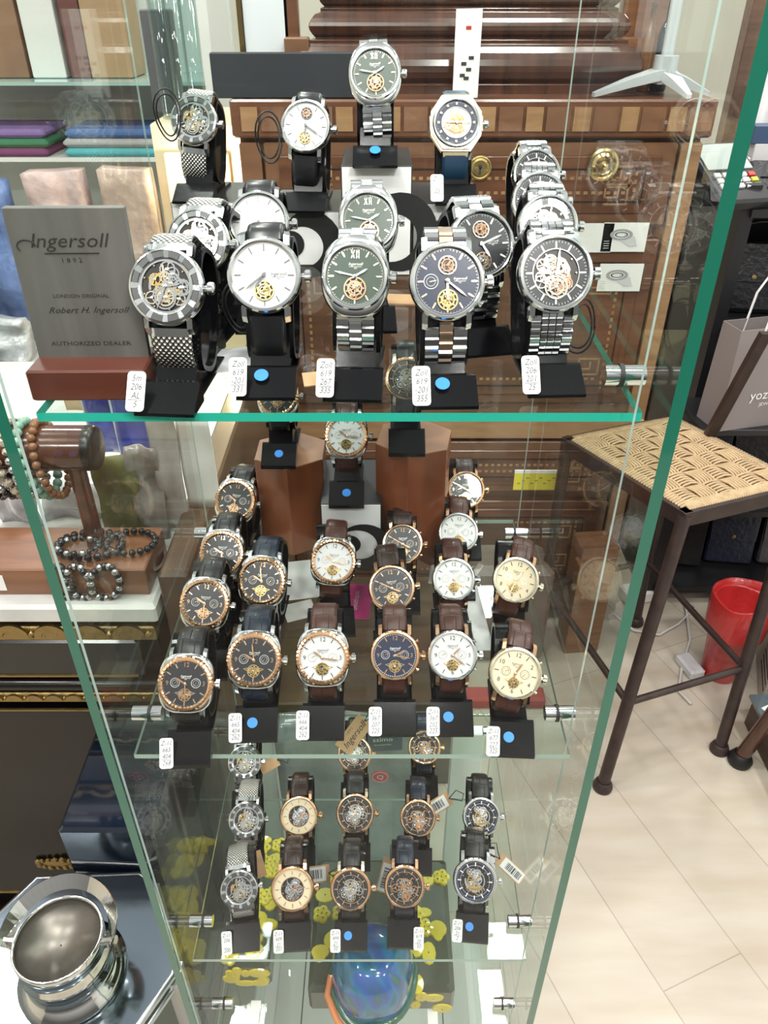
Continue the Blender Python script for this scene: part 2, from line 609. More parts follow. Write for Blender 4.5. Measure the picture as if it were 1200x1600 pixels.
def movement(mb, r, z, ms, seed, cx=0, cy=0, n=11):
    """the see-through works: bridges, wheels and screws"""
    rnd = random.Random(seed)
    mb.disc(r, z, 32, pbr('dark_movement_plate', (.035, .030, .028), .35, metal=.5), T(cx, cy, 0))
    for k in range(n):
        a = rnd.uniform(0, 2 * math.pi); q = rnd.uniform(.15, .72) * r
        gear(mb, cx + q * math.cos(a), cy + q * math.sin(a), rnd.uniform(.17, .34) * r, z + .1 + .12 * (k % 4), rnd.choice(ms), rnd.choice((3, 4, 5, 6)), rnd.choice((12, 16, 20)))
    for k in range(5):
        a = rnd.uniform(0, 360); q = rnd.uniform(.3, .62) * r
        mb.ring(q, q + r * .09, z + .4, z + .9, 10, rnd.choice(ms), T(cx, cy, 0) @ RZ(a), 0, rnd.uniform(50, 120))
    for k in range(4):
        a = rnd.uniform(0, 180)
        mb.box((rnd.uniform(-.3, .3) * r, 0, z + .7), (r * 1.1, r * .08, .4), rnd.choice(ms), T(cx, cy, 0) @ RZ(a))
    for k in range(9):
        a = 2 * math.pi * k / 9
        mb.lathe([(.55, z + .8), (.5, z + 1.2), (.01, z + 1.2)], 8, rnd.choice(ms), T(cx + .86 * r * math.cos(a), cy + .86 * r * math.sin(a), 0))


def heart(mb, y, r, z, rim, ms, seed):
    """open-heart window: rim and a balance wheel"""
    mb.ring(r * .94, r * 1.08, z, z + .9, 28, rim, T(0, y, 0))
    movement(mb, r * .95, z + .02, ms, seed, 0, y, 6)
    gear(mb, 0, y, r * .75, z + .7, ms[0], 3, 18)


def subdial(mb, x, y, r, z, rim, face, hm):
    mb.ring(r * .88, r, z, z + .35, 24, rim, T(x, y, 0))
    mb.disc(r * .88, z + .06, 24, face, T(x, y, 0))
    mb.ring(r * .55, r * .62, z + .08, z + .12, 20, rim, T(x, y, 0))
    mb.box((0, r * .25, z + .4), (r * .12, r * .9, .1), hm, T(x, y, 0) @ RZ(40 + x * 13))


SHIFT = 4.0


def loop_path(a, b, cz, N, y0, deg0):
    """closed-at-the-back strap loop in the YZ plane of the watch head (mm)"""
    pts = []

    def at(ph):
        s_, c_ = math.sin(ph), math.cos(ph)
        return Vector((0, SHIFT * (1 - max(0.0, c_)) + a * math.copysign(abs(s_) ** .66, s_), cz + b * math.copysign(abs(c_) ** .66, c_)))
    for i in range(N + 1):
        ph = R(deg0 + (360 - 2 * deg0) * i / N)
        p = at(ph)
        t = (at(ph + .01) - at(ph - .01)).normalized()
        nn = Vector((0, -t.z, t.y))
        if nn.dot(p - Vector((0, 0, cz))) < 0:
            nn = -nn
        pts.append((p, t, nn))
    return pts


LA, LB, LCZ = 32.0, 26.0, -30.5
LAS = {4.0: 37.0, -8.5: 38.5}


def strap_mesh(kind, mat, mat2, wd):
    mb = MB(); mb.mx = mm
    path = loop_path(LAS[SHIFT], LB, LCZ, 40, 20, 24)
    if kind in ('leather', 'rubber', 'mesh'):
        th = {'leather': 3.0, 'rubber': 3.2, 'mesh': 1.8}[kind]
        mb.band(path, lambda u: wd - 3.0 * math.sin(math.pi * u), th, mat)
        k = 20
        for k in ((19, 22) if kind != 'mesh' else (19,)):     # keepers at the back
            p, t, nn = path[k]
            mb.band([path[k], path[k + 1]], wd - 1.4, th + 2.4, mat if kind != 'mesh' else mat2)
        if kind == 'mesh':
            for k in (0, 39):
                p, t, nn = path[k]
                mb.band([path[k], path[k + 1]], wd + 0.4, 3.0, mat2)
    else:
        cols = [(-.5, -.18, mat), (-.16, .16, mat2), (.18, .5, mat)] if kind == 'oyster' else \
            [(-.5, -.27, mat), (-.25, -.10, mat2), (-.08, .08, mat2), (.10, .25, mat2), (.27, .5, mat)]
        dense = loop_path(LAS[SHIFT], LB, LCZ, 400, 20, 24)
        pitch = 5.4 if kind == 'oyster' else 3.9
        for ci, (a0, a1, m) in enumerate(cols):
            acc = pitch * .5 if (0 < ci < len(cols) - 1) else 0.0
            last = dense[0][0]; nxt = acc
            run = 0.0
            for p, t, nn in dense:
                run += (p - last).length; last = p
                if run >= nxt:
                    nxt += pitch
                    u = run / 165
                    ww = wd - 3.5 * math.sin(math.pi * min(u, 1))
                    x0, x1 = a0 * ww, a1 * ww
                    h = 1.7 if (0 < ci < len(cols) - 1) else 1.5
                    L = pitch * .48
                    sec = [(-L, -h), (L, -h), (L, h * .3), (L * .55, h), (-L * .55, h), (-L, h * .3)]
                    mb.loft([[tuple(p + Vector((x0, 0, 0)) + t * q + nn * r) for q, r in sec],
                             [tuple(p + Vector((x1, 0, 0)) + t * q + nn * r) for q, r in sec]], m)
    return mb


def hand_mb(L, wd, m, z, ang, shape='dauphine'):
    mb = MB(); mb.mx = mm @ RZ(-ang)
    poly = [(-wd / 2, -1.5), (wd / 2, -1.5), (wd / 2, L * .35), (wd * .62, L * .72), (0, L), (-wd * .62, L * .72), (-wd / 2, L * .35)]
    mb.prism(poly, z, z + .25, m)
    mb.lathe([(1.1, z - .1), (1.1, z + .5), (.01, z + .6)], 12, m)
    return mb


KINDS = dict(
    skel_mesh=dict(case=STEEL, bez=STEEL, dial='skel', face=STEEL, segs=True, ms=(PGOLD, STEEL, GOLD, STEEL), strap=('mesh', MESHB, STEEL, 24), hands=STEEL, mk=None),
    white_black=dict(case=STEEL, bez=STEEL, dial='plain', face=D_WHITE, mk=('bars', MGREY), heart=(-8.6, 5.2, GOLD), ms=(GOLD, GOLD, PGOLD), strap=('leather', pbr('smooth_black_leather', (0.012, 0.012, 0.014), 0.28), STEEL, 22), hands=MGREY, logo=(.5, 2.6, INK, 8)),
    white_multi=dict(case=STEEL, bez=STEEL, dial='plain', face=D_WHITE, mk=('bars', MGREY), heart=(-9.6, 4.6, GOLD), heart2=(9.8, 4.4, MGREY), ms=(GOLD, BRASS, BRUSH), strap=('leather', pbr('smooth_black_leather', (0.012, 0.012, 0.014), 0.28), STEEL, 22), hands=MGREY, logo=(0, 0, INK, 0)),
    green=dict(case=STEEL, bez=STEEL, shape='barrel', dial='plain', face=D_GREEN, mk=('bars', PGOLD), xii=PGOLD, heart=(-7.4, 6.6, ROSE), ms=(ROSE, PGOLD, ROSEST), strap=('oyster', STEEL, BRUSH, 24), hands=STEEL, logo=(7.4, 2.6, LUME, 0)),
    blue_steel=dict(case=STEEL, bez=STEEL, dial='plain', face=D_NAVY, mk=('bars', ROSEST), heart=(-10, 5.4, GOLD), heart2=(8.6, 4.8, ROSEST), subs=[(-9.2, 0, 4.2)], ms=(GOLD, GOLD, ROSEST), strap=('oyster', STEEL, ROSEST, 24), hands=ROSEST, logo=(1.5, 2.2, LUME, 7)),
    black_steel=dict(case=STEEL, bez=STEEL, dial='plain', face=D_BLACK, mk=('bars', LUME), heart=(-10, 5.0, ROSEST), heart2=(8.6, 4.8, ROSEST), ms=(ROSEST, PGOLD), strap=('oyster', STEEL, STEEL, 24), hands=LUME, logo=(1.5, 2.2, LUME, 7)),
    skel_jub=dict(case=STEEL, bez=STEEL, dial='ringskel', face=D_BLACK, mk=('bars', LUME), ms=(ROSEST, COPPER, STEEL, PGOLD), heart=(-7.8, 6.0, PGOLD), strap=('jubilee', STEEL, STEEL, 24), hands=LUME),
    octo=dict(case=PGOLD, bez=STEEL, shape='octagon', dial='ringskel', face=D_NAVY, mk=('dots', PGOLD), ms=(PGOLD, COPPER, GOLD, BRASS), strap=('rubber', RUBNAVY, STEEL, 24), hands=PGOLD),
    cush_black=dict(case=STEEL, bez=ROSE, coin=True, shape='cushion', dial='plain', face=D_BLACK, mk=('bars', ROSEST), num=(('12', ROSE), ('3', ROSE), ('9', ROSE)), heart=(-8.5, 4.6, ROSE), wings=ROSEST, subs=[(8, 0.5, 3.7), (-8, 0.5, 3.7)], ms=(ROSE, GOLD, PGOLD), strap=('leather', LBLACK, STEEL, 22), hands=ROSE, logo=(5.6, 2.4, LUME, 0)),
    cush_navy=dict(case=STEEL, bez=ROSE, coin=True, shape='cushion', dial='plain', face=D_BLACK, mk=('bars', ROSEST), num=(('12', ROSE), ('3', ROSE), ('9', ROSE)), heart=(-8.5, 4.6, GOLD), wings=GOLD, subs=[(8, 0.5, 3.7), (-8, 0.5, 3.7)], ms=(GOLD, GOLD, PGOLD), strap=('leather', LNAVY, STEEL, 22), hands=ROSE, logo=(5.6, 2.4, LUME, 0)),
    cush_white=dict(case=STEEL, bez=ROSE, coin=True, shape='cushion', dial='plain', face=D_WHITE, mk=('bars', INK), num=(('12', INK), ('3', INK), ('9', INK)), heart=(-8.5, 4.8, BRASS), wings=BRASS, subs=[(8, 0.5, 3.5), (-8, 0.5, 3.5)], ms=(BRASS, D_GREY, BRASS), strap=('leather', LBROWN, STEEL, 22), hands=ROSE, logo=(6, 2.6, INK, 0)),
    round_navy=dict(case=ROSE, bez=ROSE, dial='plain', face=D_NAVY, mk=('bars', ROSE), num=(('12', ROSE), ('3', ROSE), ('9', ROSE)), heart=(-9, 4.8, GOLD), wings=ROSEST, subs=[(8, 0.5, 3.7), (-8, 0.5, 3.7)], ms=(GOLD, ROSE, PGOLD), strap=('leather', LBROWN, ROSE, 21), hands=ROSE, logo=(6, 2.6, LUME, 0), dotsring=LUME),
    round_black=dict(case=ROSE, bez=ROSE, dial='plain', face=D_BLACK, mk=('bars', ROSEST), num=(('12', ROSE), ('3', ROSE), ('9', ROSE)), heart=(-8.5, 4.8, GOLD), wings=ROSEST, subs=[(8, 0.5, 3.7), (-8, 0.5, 3.7)], ms=(GOLD, ROSE, PGOLD), strap=('leather', LDARK, ROSE, 21), hands=ROSE, logo=(6, 2.6, LUME, 0)),
    round_white=dict(case=ROSE, bez=STEEL, dial='plain', face=D_WHITE, mk=('bars', INK), num=(('12', INK), ('3', INK), ('9', INK), ('6', INK)), heart=(-8, 4.6, BRASS), wings=BRASS, subs=[(8, 0.5, 3.7), (-8, 0.5, 3.7)], ms=(BRASS, D_GREY, BRASS), strap=('leather', LBROWN, ROSE, 21), hands=ROSE, logo=(8, 2.6, INK, 0)),
    round_cream=dict(case=ROSE, bez=PGOLD, dial='plain', face=D_CREAM, mk=('bars', INK), num=(('12', INK), ('10', INK), ('8', INK), ('4', INK), ('2', INK), ('6', INK)), heart=(-7.5, 4.0, BRASS), wings=BRASS, subs=[(7.6, 0.5, 3.7), (-7.6, 0.5, 3.7)], ms=(BRASS, D_GREY, GOLD), strap=('leather', LBROWN, ROSE, 21), hands=ROSE, logo=(7.5, 2.6, INK, 0)),
    skel_rose_cream=dict(case=ROSE, bez=ROSE, dial='ringskel', inner=.62, face=D_CREAM, mk=('bars', BRASS), ms=(STEEL, BRUSH, D_GREY, BRUSH), heart=(-5.4, 4.6, ROSE), strap=('leather', LDARK, ROSE, 20), hands=ROSE),
    skel_black_gold=dict(case=PGOLD, bez=ROSE, dial='ringskel', inner=.76, face=D_BLACK, mk=('bars', PGOLD), ms=(STEEL, BRUSH, PGOLD, STEEL), heart=(-7, 5.0, GOLD), strap=('leather', LBLACK, GOLD, 20), hands=PGOLD),
    skel_rose_red=dict(case=ROSE, bez=ROSE, dial='ringskel', inner=.8, face=D_BLACK, mk=('bars', PGOLD), ms=(ROSE, ROSE, ROSEST, STEEL), strap=('leather', LNAVY, ROSE, 20), hands=ROSE),
    skel_blue=dict(case=STEEL, bez=STEEL, dial='ringskel', inner=.78, face=D_NAVY, mk=('bars', LUME), ms=(STEEL, BRUSH, STEEL, GOLD), strap=('leather', LBLACK, STEEL, 20), hands=GOLD, goldbar=True),
)
RD = 18.3   # dial radius, mm


def head_parts(k, K):
    """list of (part name, MB, [sub parts]) in the head frame"""
    out = []
    sh = K.get('shape', 'round')
    c = MB(); c.mx = mm
    if sh == 'round':
        c.lathe([(14, -8), (18.5, -8), (20.8, -6.2), (21.3, -3.5), (21.3, -1), (20.6, .4), (18.6, .6)], 56, K['case'], smooth=True)
        c.disc(14.2, -8, 32, K['case'])
    elif sh == 'cushion':
        rings = [[(x * s_, y * s_, z) for x, y in superell(21.3, 23.2, 2.9, 56)] for s_, z in ((.8, -8), (.95, -7), (1.0, -4.5), (1.0, -1.2), (.955, 0), (.88, .5))]
        c.loft(rings, K['case'], True)
    elif sh == 'barrel':
        rings = [[(x * s_ * (1 - .004 * abs(y) ** 1.35 * .25), y * s_, z) for x, y in superell(21.8, 25.5, 2.6, 56)] for s_, z in ((.84, -8), (.95, -7), (1.0, -4.5), (1.0, -1.5), (.95, 0), (.82, .45))]
        c.loft(rings, K['case'], True)
    else:
        def octa(a, b, q):
            return [(-q, -b), (q, -b), (a, -b * .42), (a, b * .42), (q, b), (-q, b), (-a, b * .42), (-a, -b * .42)]
        for z0, z1, s_ in ((-8, -6.5, .93), (-6.5, -1, 1.0), (-1, .6, .93)):
            c.prism([(x * s_, y * s_) for x, y in octa(22.5, 23.5, 13)], z0, z1, K['case'])
        for sx in (-1, 1):
            c.box((sx * 22.6, 0, -3), (2.5, 13, 4), K['case'], ch=.6)
    if sh in ('round', 'cushion'):
        for sx in (-1, 1):
            for sy in (-1, 1):
                yb = 17.5 if sh == 'round' else 19
                poly = [(yb, -1.2), (yb + 5.5, -2.6), (yb + 8.2, -6.5), (yb + 7.4, -9.2), (yb + 4, -8.2), (yb, -6.5)]
                x0 = 10.9 if sh == 'round' else 11.6
                a = [(sx * x0, sy * y, z) for y, z in poly]; b = [(sx * (x0 + 3.0), sy * y, z) for y, z in poly]
                b = [(x, y * .97, z - .4) for x, y, z in b]
                c.loft([a, b], K['case'])
    else:
        for sy in (-1, 1):
            c.loft([[(x, sy * 21, z) for x, z in ((-11, -6.5), (11, -6.5), (12, -1.2), (-12, -1.2))], [(x, sy * 26.8, z - 4) for x, z in ((-10.5, -6), (10.5, -6), (10.8, -2.2), (-10.8, -2.2))]], BRUSH if sh == 'barrel' else K['case'])
    out.append(('case', c, []))
    b = MB(); b.mx = mm
    BR = 21.0 if sh != 'octagon' else 19.8
    if K.get('coin'):
        b.lathe([(17.2, .3), (17.4, 2.2), (18.6, 3.0), (20.3, 2.6), (21.3, 1.2), (21.5, -.5)], 84, K['bez'], flute=.016)
    elif K.get('segs'):
        b.lathe([(14.6, .5), (14.6, 1.6), (15.4, 1.9), (15.8, 1.5), (19.2, 1.7), (19.5, 2.5), (20.7, 2.0), (21.2, .6), (21.3, -1)], 64, K['bez'], smooth=False)
        for q in range(12):
            b.ring(15.9, 19.1, 1.55, 2.0, 4, pbr('smoked_segment', (0.10, 0.10, 0.10), 0.25, 0.3), RZ(q * 30), 4, 24)
    else:
        w_ = 1.7 if K['case'] is not ROSE else 1.6
        b.lathe([(RD, .3), (RD, 2.0), (RD + .7, 2.5), (20.1, 2.4), (20.9, 1.4), (21.2, -.2)], 72, K['bez'], smooth=False, flute=.004 if K['bez'] is not STEEL else .0)
    out.append(('bezel', b, []))
    d = MB(); d.mx = mm
    r = RD if not K.get('segs') else 14.7
    if K['dial'] == 'skel':
        movement(d, r, .5, K['ms'], hash_(k), n=14)
        gear(d, 0, -6, 5.2, 1.2, K['ms'][0], 5, 22)
        d.ring(5.3, 6.2, 1.2, 2.0, 28, STEEL, T(0, -6.5, 0))
        d.ring(13.6, 14.7, .6, 1.5, 40, STEEL)
    elif K['dial'] == 'plain':
        d.disc(r + .2, .6, 48, K['face'])
        d.ring(r - .9, r - .7, .62, .72, 48, GREYP)
    else:
        inn = K.get('inner', .72) * r
        d.ring(inn, r + .2, .4, .9, 48, K['face'])
        d.ring(inn - .5, inn + .1, .6, 1.25, 40, K['bez'])
        movement(d, inn, .3, K['ms'], hash_(k), n=16)
        if K.get('goldbar'):
            d.box((0, -6.5, 1.6), (14, 2.6, .5), GOLD, ch=.2)
            gear(d, 0, -6.5, 4.5, 1.3, GOLD, 5, 18)
    z = .65 if K['dial'] == 'plain' else .95
    nums = {n_: m_ for n_, m_ in K.get('num', ())}
    if K.get('mk'):
        kind, mk = K['mk']
        for q in range(12):
            hour = q if q else 12
            if str(hour) in nums or (hour == 12 and K.get('xii')):
                continue
            if K.get('heart2') and hour == 12:
                continue
            L = 3.6 if kind == 'bars' else 2.2
            M = RZ(-30 * q)
            if kind == 'bars':
                d.box((0, r - 3.2, z + .2), (.95 if K['face'] not in (D_WHITE, D_CREAM) else .6, L, .4), mk, M)
            else:
                d.box((0, r - 2.6, z + .4), (2.4, 2.6, .8), mk, M, ch=.4)
        for q in range(60):
            if q % 5:
                d.box((0, r - 1.3, z + .03), (.16, 1.1, .05), mk if K['face'] not in (D_WHITE, D_CREAM) else GREYP, RZ(-6 * q))
    for n_, m_ in nums.items():
        a = R(30 * int(n_))
        d.text(n_, 5.0, m_, T((r - 4.2) * math.sin(a), (r - 4.0) * math.cos(a), z + .25))
    if K.get('xii'):
        for x, s1 in ((-2.5, 'X'), (.3, 'I'), (1.7, 'I')):
            if s1 == 'X':
                d.box((-1.6, 13.3, z + .3), (.8, 5.2, .5), K['xii'], T(-1.6, 13.3, 0) @ RZ(22) @ T(1.6, -13.3, 0))
                d.box((-1.6, 13.3, z + .3), (.6, 5.2, .5), K['xii'], T(-1.6, 13.3, 0) @ RZ(-22) @ T(1.6, -13.3, 0))
            else:
                d.box((x + .5, 13.3, z + .3), (.7, 5.0, .5), K['xii'])
    if K.get('dotsring'):
        for q in range(60):
            d.box((0, r - .9, z + .1), (.5, .5, .2), K['dotsring'], RZ(6 * q))
    lg = K.get('logo')
    if lg and lg[1]:
        d.text('Ingersoll', lg[1], lg[2], T(lg[3], lg[0], z + .1), shear=.35)
        d.box((lg[3], lg[0] - lg[1] * .62, z + .05), (lg[1] * 3, .2, .1), lg[2])
        d.text('1892', lg[1] * .42, lg[2], T(lg[3], lg[0] - lg[1] * 1.0, z + .1))
    for x, y, rr in K.get('subs', ()):
        subdial(d, x, y, rr, z, GREYP if K['face'] is not D_CREAM else ROSEST, K['face'], K['hands'])
    if K.get('heart'):
        y, rr, rim = K['heart']
        if K.get('wings'):
            for sx in (-1, 1):
                d.prism([(sx * x, y + yy) for x, yy in ((2, 2.6), (rr, 2.4), (rr + 3.6, 1.5), (rr + 1.4, .3), (rr - 1, -1.0))][::sx], z, z + .4, K['wings'])
                d.prism([(sx * x, y + yy) for x, yy in ((rr - .4, 1.9), (rr + 2.4, 1.4), (rr + .6, .6))][::sx], z + .42, z + .5, K['face'])
        heart(d, y, rr, z, rim, K['ms'], hash_(k) + 3)
    if K.get('heart2'):
        y, rr, rim = K['heart2']
        heart(d, y, rr, z, rim, (COPPER, D_GREY, MGREY), hash_(k) + 5)
    out.append(('dial', d, []))
    h1, h2 = KTIME.get(k, (305, 50))
    out.append(('hour_hand', hand_mb(9.2, 1.3, K['hands'], z + 1.1, h1), []))
    out.append(('minute_hand', hand_mb(13.6, 1.0, K['hands'], z + 1.5, h2), []))
    cr = MB(); cr.mx = mm
    xo = 21.0 if sh != 'octagon' else 23.4
    cr.lathe([(1.6, 0), (1.6, 1.6), (3.2, 1.6), (3.4, 2.2), (3.4, 4.6), (2.9, 5.2), (.01, 5.4)], 24, K['bez'] if sh != 'cushion' else STEEL, T(xo, 0, -3.4) @ RY(90), flute=.06)
    out.append(('crown', cr, []))
    if K.get('subs'):
        for sy in (-1, 1):
            p = MB(); p.mx = mm
            p.lathe([(1.1, 0), (1.1, 1.6), (1.7, 1.7), (1.7, 3.0), (.01, 3.1)], 14, K['bez'], RZ(sy * 32) @ T(20.4, 0, -3.4) @ RY(90))
            out.append(('push_button', p, []))
    st = K['strap']
    out.append(('bracelet' if st[0] in ('oyster', 'jubilee', 'mesh') else 'strap', strap_mesh(st[0], st[1], st[2], st[3]), []))
    if st[0] in ('leather',):
        bk = MB(); bk.mx = mm
        bk.tube([(-11, -6, LCZ - LB - 2.6), (11, -6, LCZ - LB - 2.6), (11, 4, LCZ - LB - 3.4), (-11, 4, LCZ - LB - 3.4)], .9, st[2], closed=True)
        out.append(('buckle', bk, []))
    return out


def hash_(k):
    return sum(ord(c) * (i + 3) for i, c in enumerate(k))


KTIME = dict(skel_mesh=(80, 200), white_black=(215, 232), white_multi=(180, 120), green=(60, 282), blue_steel=(182, 128), black_steel=(150, 70),
             skel_jub=(15, 8), octo=(272, 92), cush_black=(300, 178), cush_navy=(300, 352), cush_white=(306, 98), round_navy=(65, 100), round_black=(118, 300),
             round_white=(45, 128), round_cream=(25, 190), skel_rose_cream=(48, 82), skel_black_gold=(330, 20), skel_rose_red=(40, 140), skel_blue=(42, 320))
PROTO_MESH = {}


def watch(kind, H, elev, rz, scale, label, group, roll=0):
    """head centre at H; elev = how far the dial faces up"""
    root = thing('wristwatch', label, 'watch', H, rz, group)
    root.scale = (scale,) * 3
    global SHIFT
    SHIFT = -8.5 if elev < 30 else 4.0
    key = (kind, SHIFT)
    if key not in PROTO_MESH:
        PROTO_MESH[key] = [(n_, mb_.mesh(n_)) for n_, mb_, _ in head_parts(kind, KINDS[kind])]
    # head frame -> upright: local z(normal) -> (0,-cos e, sin e), local y -> (0, sin e, cos e)
    M = Matrix(((1, 0, 0), (0, math.sin(R(elev)), -math.cos(R(elev))), (0, math.cos(R(elev)), math.sin(R(elev))))).to_4x4() @ RZ(roll)
    crown = None
    caseo = None
    for n_, me in PROTO_MESH[key]:
        o = bpy.data.objects.new(n_, me)
        COL.objects.link(o)
        if n_ in ('crown', 'push_button'):
            o.parent = caseo
        elif n_ == 'buckle':
            o.parent = strapo
        else:
            o.parent = root
            o.matrix_basis = M
        if n_ == 'case':
            caseo = o
        if n_ in ('strap', 'bracelet'):
            strapo = o
    return root


def tag_mb(lines, size=(10.5, 23)):
    mb = MB(); mb.mx = mm
    a, b = size[0] / 2, size[1] / 2
    poly = []
    for cx, cy, a0 in ((a - 2.2, b - 2.2, 0), (-a + 2.2, b - 2.2, 90), (-a + 2.2, -b + 2.2, 180), (a - 2.2, -b + 2.2, 270)):
        for q in (0, 30, 60, 90):
            poly.append((cx + 2.2 * math.cos(R(a0 + q)), cy + 2.2 * math.sin(R(a0 + q))))
    mb.prism(poly, 0, .5, PAPER)
    for i, t in enumerate(lines):
        mb.text(t, 5.4, INK, T(0, b - 4 - i * 5.0, .6), shear=.25, sx=.8)
    mb.box((0, b - 16.4, .55), (8, .3, .1), INK)
    return mb


STAND = {}


def stand(H, elev, rz, base_z, label, tagtext=None, dot=False, scale=1.0, tagside=-1, group='black display stands under the watches'):
    """one-piece black stand: sloping front ledge, foot, post and the cuff the strap is closed round"""
    hz = round(H[2] - base_z, 4)
    loc = Vector((H[0], H[1], base_z))
    root = thing('watch_stand', label, 'watch stand', loc, rz, group)
    key = (round(elev), hz, scale)
    if key not in STAND:
        e = R(elev)
        n = Vector((0, -math.cos(e), math.sin(e))); u = Vector((0, math.sin(e), math.cos(e)))
        Hh = Vector((0, 0, hz))
        C = Hh + n * (LCZ * .001 * scale) + u * (-.0085 * scale if elev < 30 else .004 * scale)
        a = MB()
        W = .0172
        led = [(-.037, 0), (-.037, .002), (-.018, .0125), (-.015, .0125), (-.015, 0)] if elev < 30 else [(-.037, 0), (-.037, .004), (-.015, .0165), (-.012, .0165), (-.012, 0)]
        a.loft([[(-W, y, z) for y, z in led], [(W, y, z) for y, z in led]], BLACKP)
        f = MB(); f.box((0, .014, .0012), (.030, .06, .0024), BLACKP)
        p = MB()
        p.loft([[(x, y, .0024) for x, y in ((-.012, -.014), (.012, -.014), (.012, .034), (-.012, .034))],
                [(x, y, C.z - .004) for x, y in ((-.012, C.y - .012), (.012, C.y - .012), (.012, C.y + .012), (-.012, C.y + .012))]], BLACKP)
        cuff = MB()
        A, B = ((38.5 if elev < 30 else 37.0) - 2.6) * .001 * scale, (LB - 2.4) * .001 * scale
        rings = []
        for i in range(37):
            ph = R(10 * i)
            sn, cs = math.copysign(abs(math.sin(ph)) ** .66, math.sin(ph)), math.copysign(abs(math.cos(ph)) ** .66, math.cos(ph))
            q1 = C + u * A * sn + n * B * cs * (.62 if cs > 0 else 1)
            q0 = C + u * (A - .003) * sn + n * (B - .003) * cs * (.62 if cs > 0 else 1)
            rings.append([q0 + Vector((-.0145, 0, 0)), q0 + Vector((.0145, 0, 0)), q1 + Vector((.0145, 0, 0)), q1 + Vector((-.0145, 0, 0))])
        cuff.loft(rings, BLACKP, cap=False)
        STAND[key] = [(n_, m_.mesh(n_)) for n_, m_ in (('front_ledge', a), ('foot', f), ('post', p), ('cuff', cuff))]
    for n_, me in STAND[key]:
        o = bpy.data.objects.new(n_, me); COL.objects.link(o); o.parent = root
    slope = RX(33)
    if tagtext:
        o = tag_mb(tagtext).build('price_label', root)
        o.matrix_basis = T(tagside * .0158, -.0315, .0125) @ RX(50)
        o['label'] = 'white handwritten price label'
    if dot:
        b = MB(); b.lathe([(.0042, 0), (.0042, .0004), (.00001, .0004)], 24, BLUEDOT)
        o = b.build('sticker', root)
        o.matrix_basis = T(-.003 if tagtext else .0, -.0255, .0109) @ RX(29.6)
        o['label'] = 'round blue sticker'
    return root


TOPE, MIDE, LOWE = 27, 40, 46
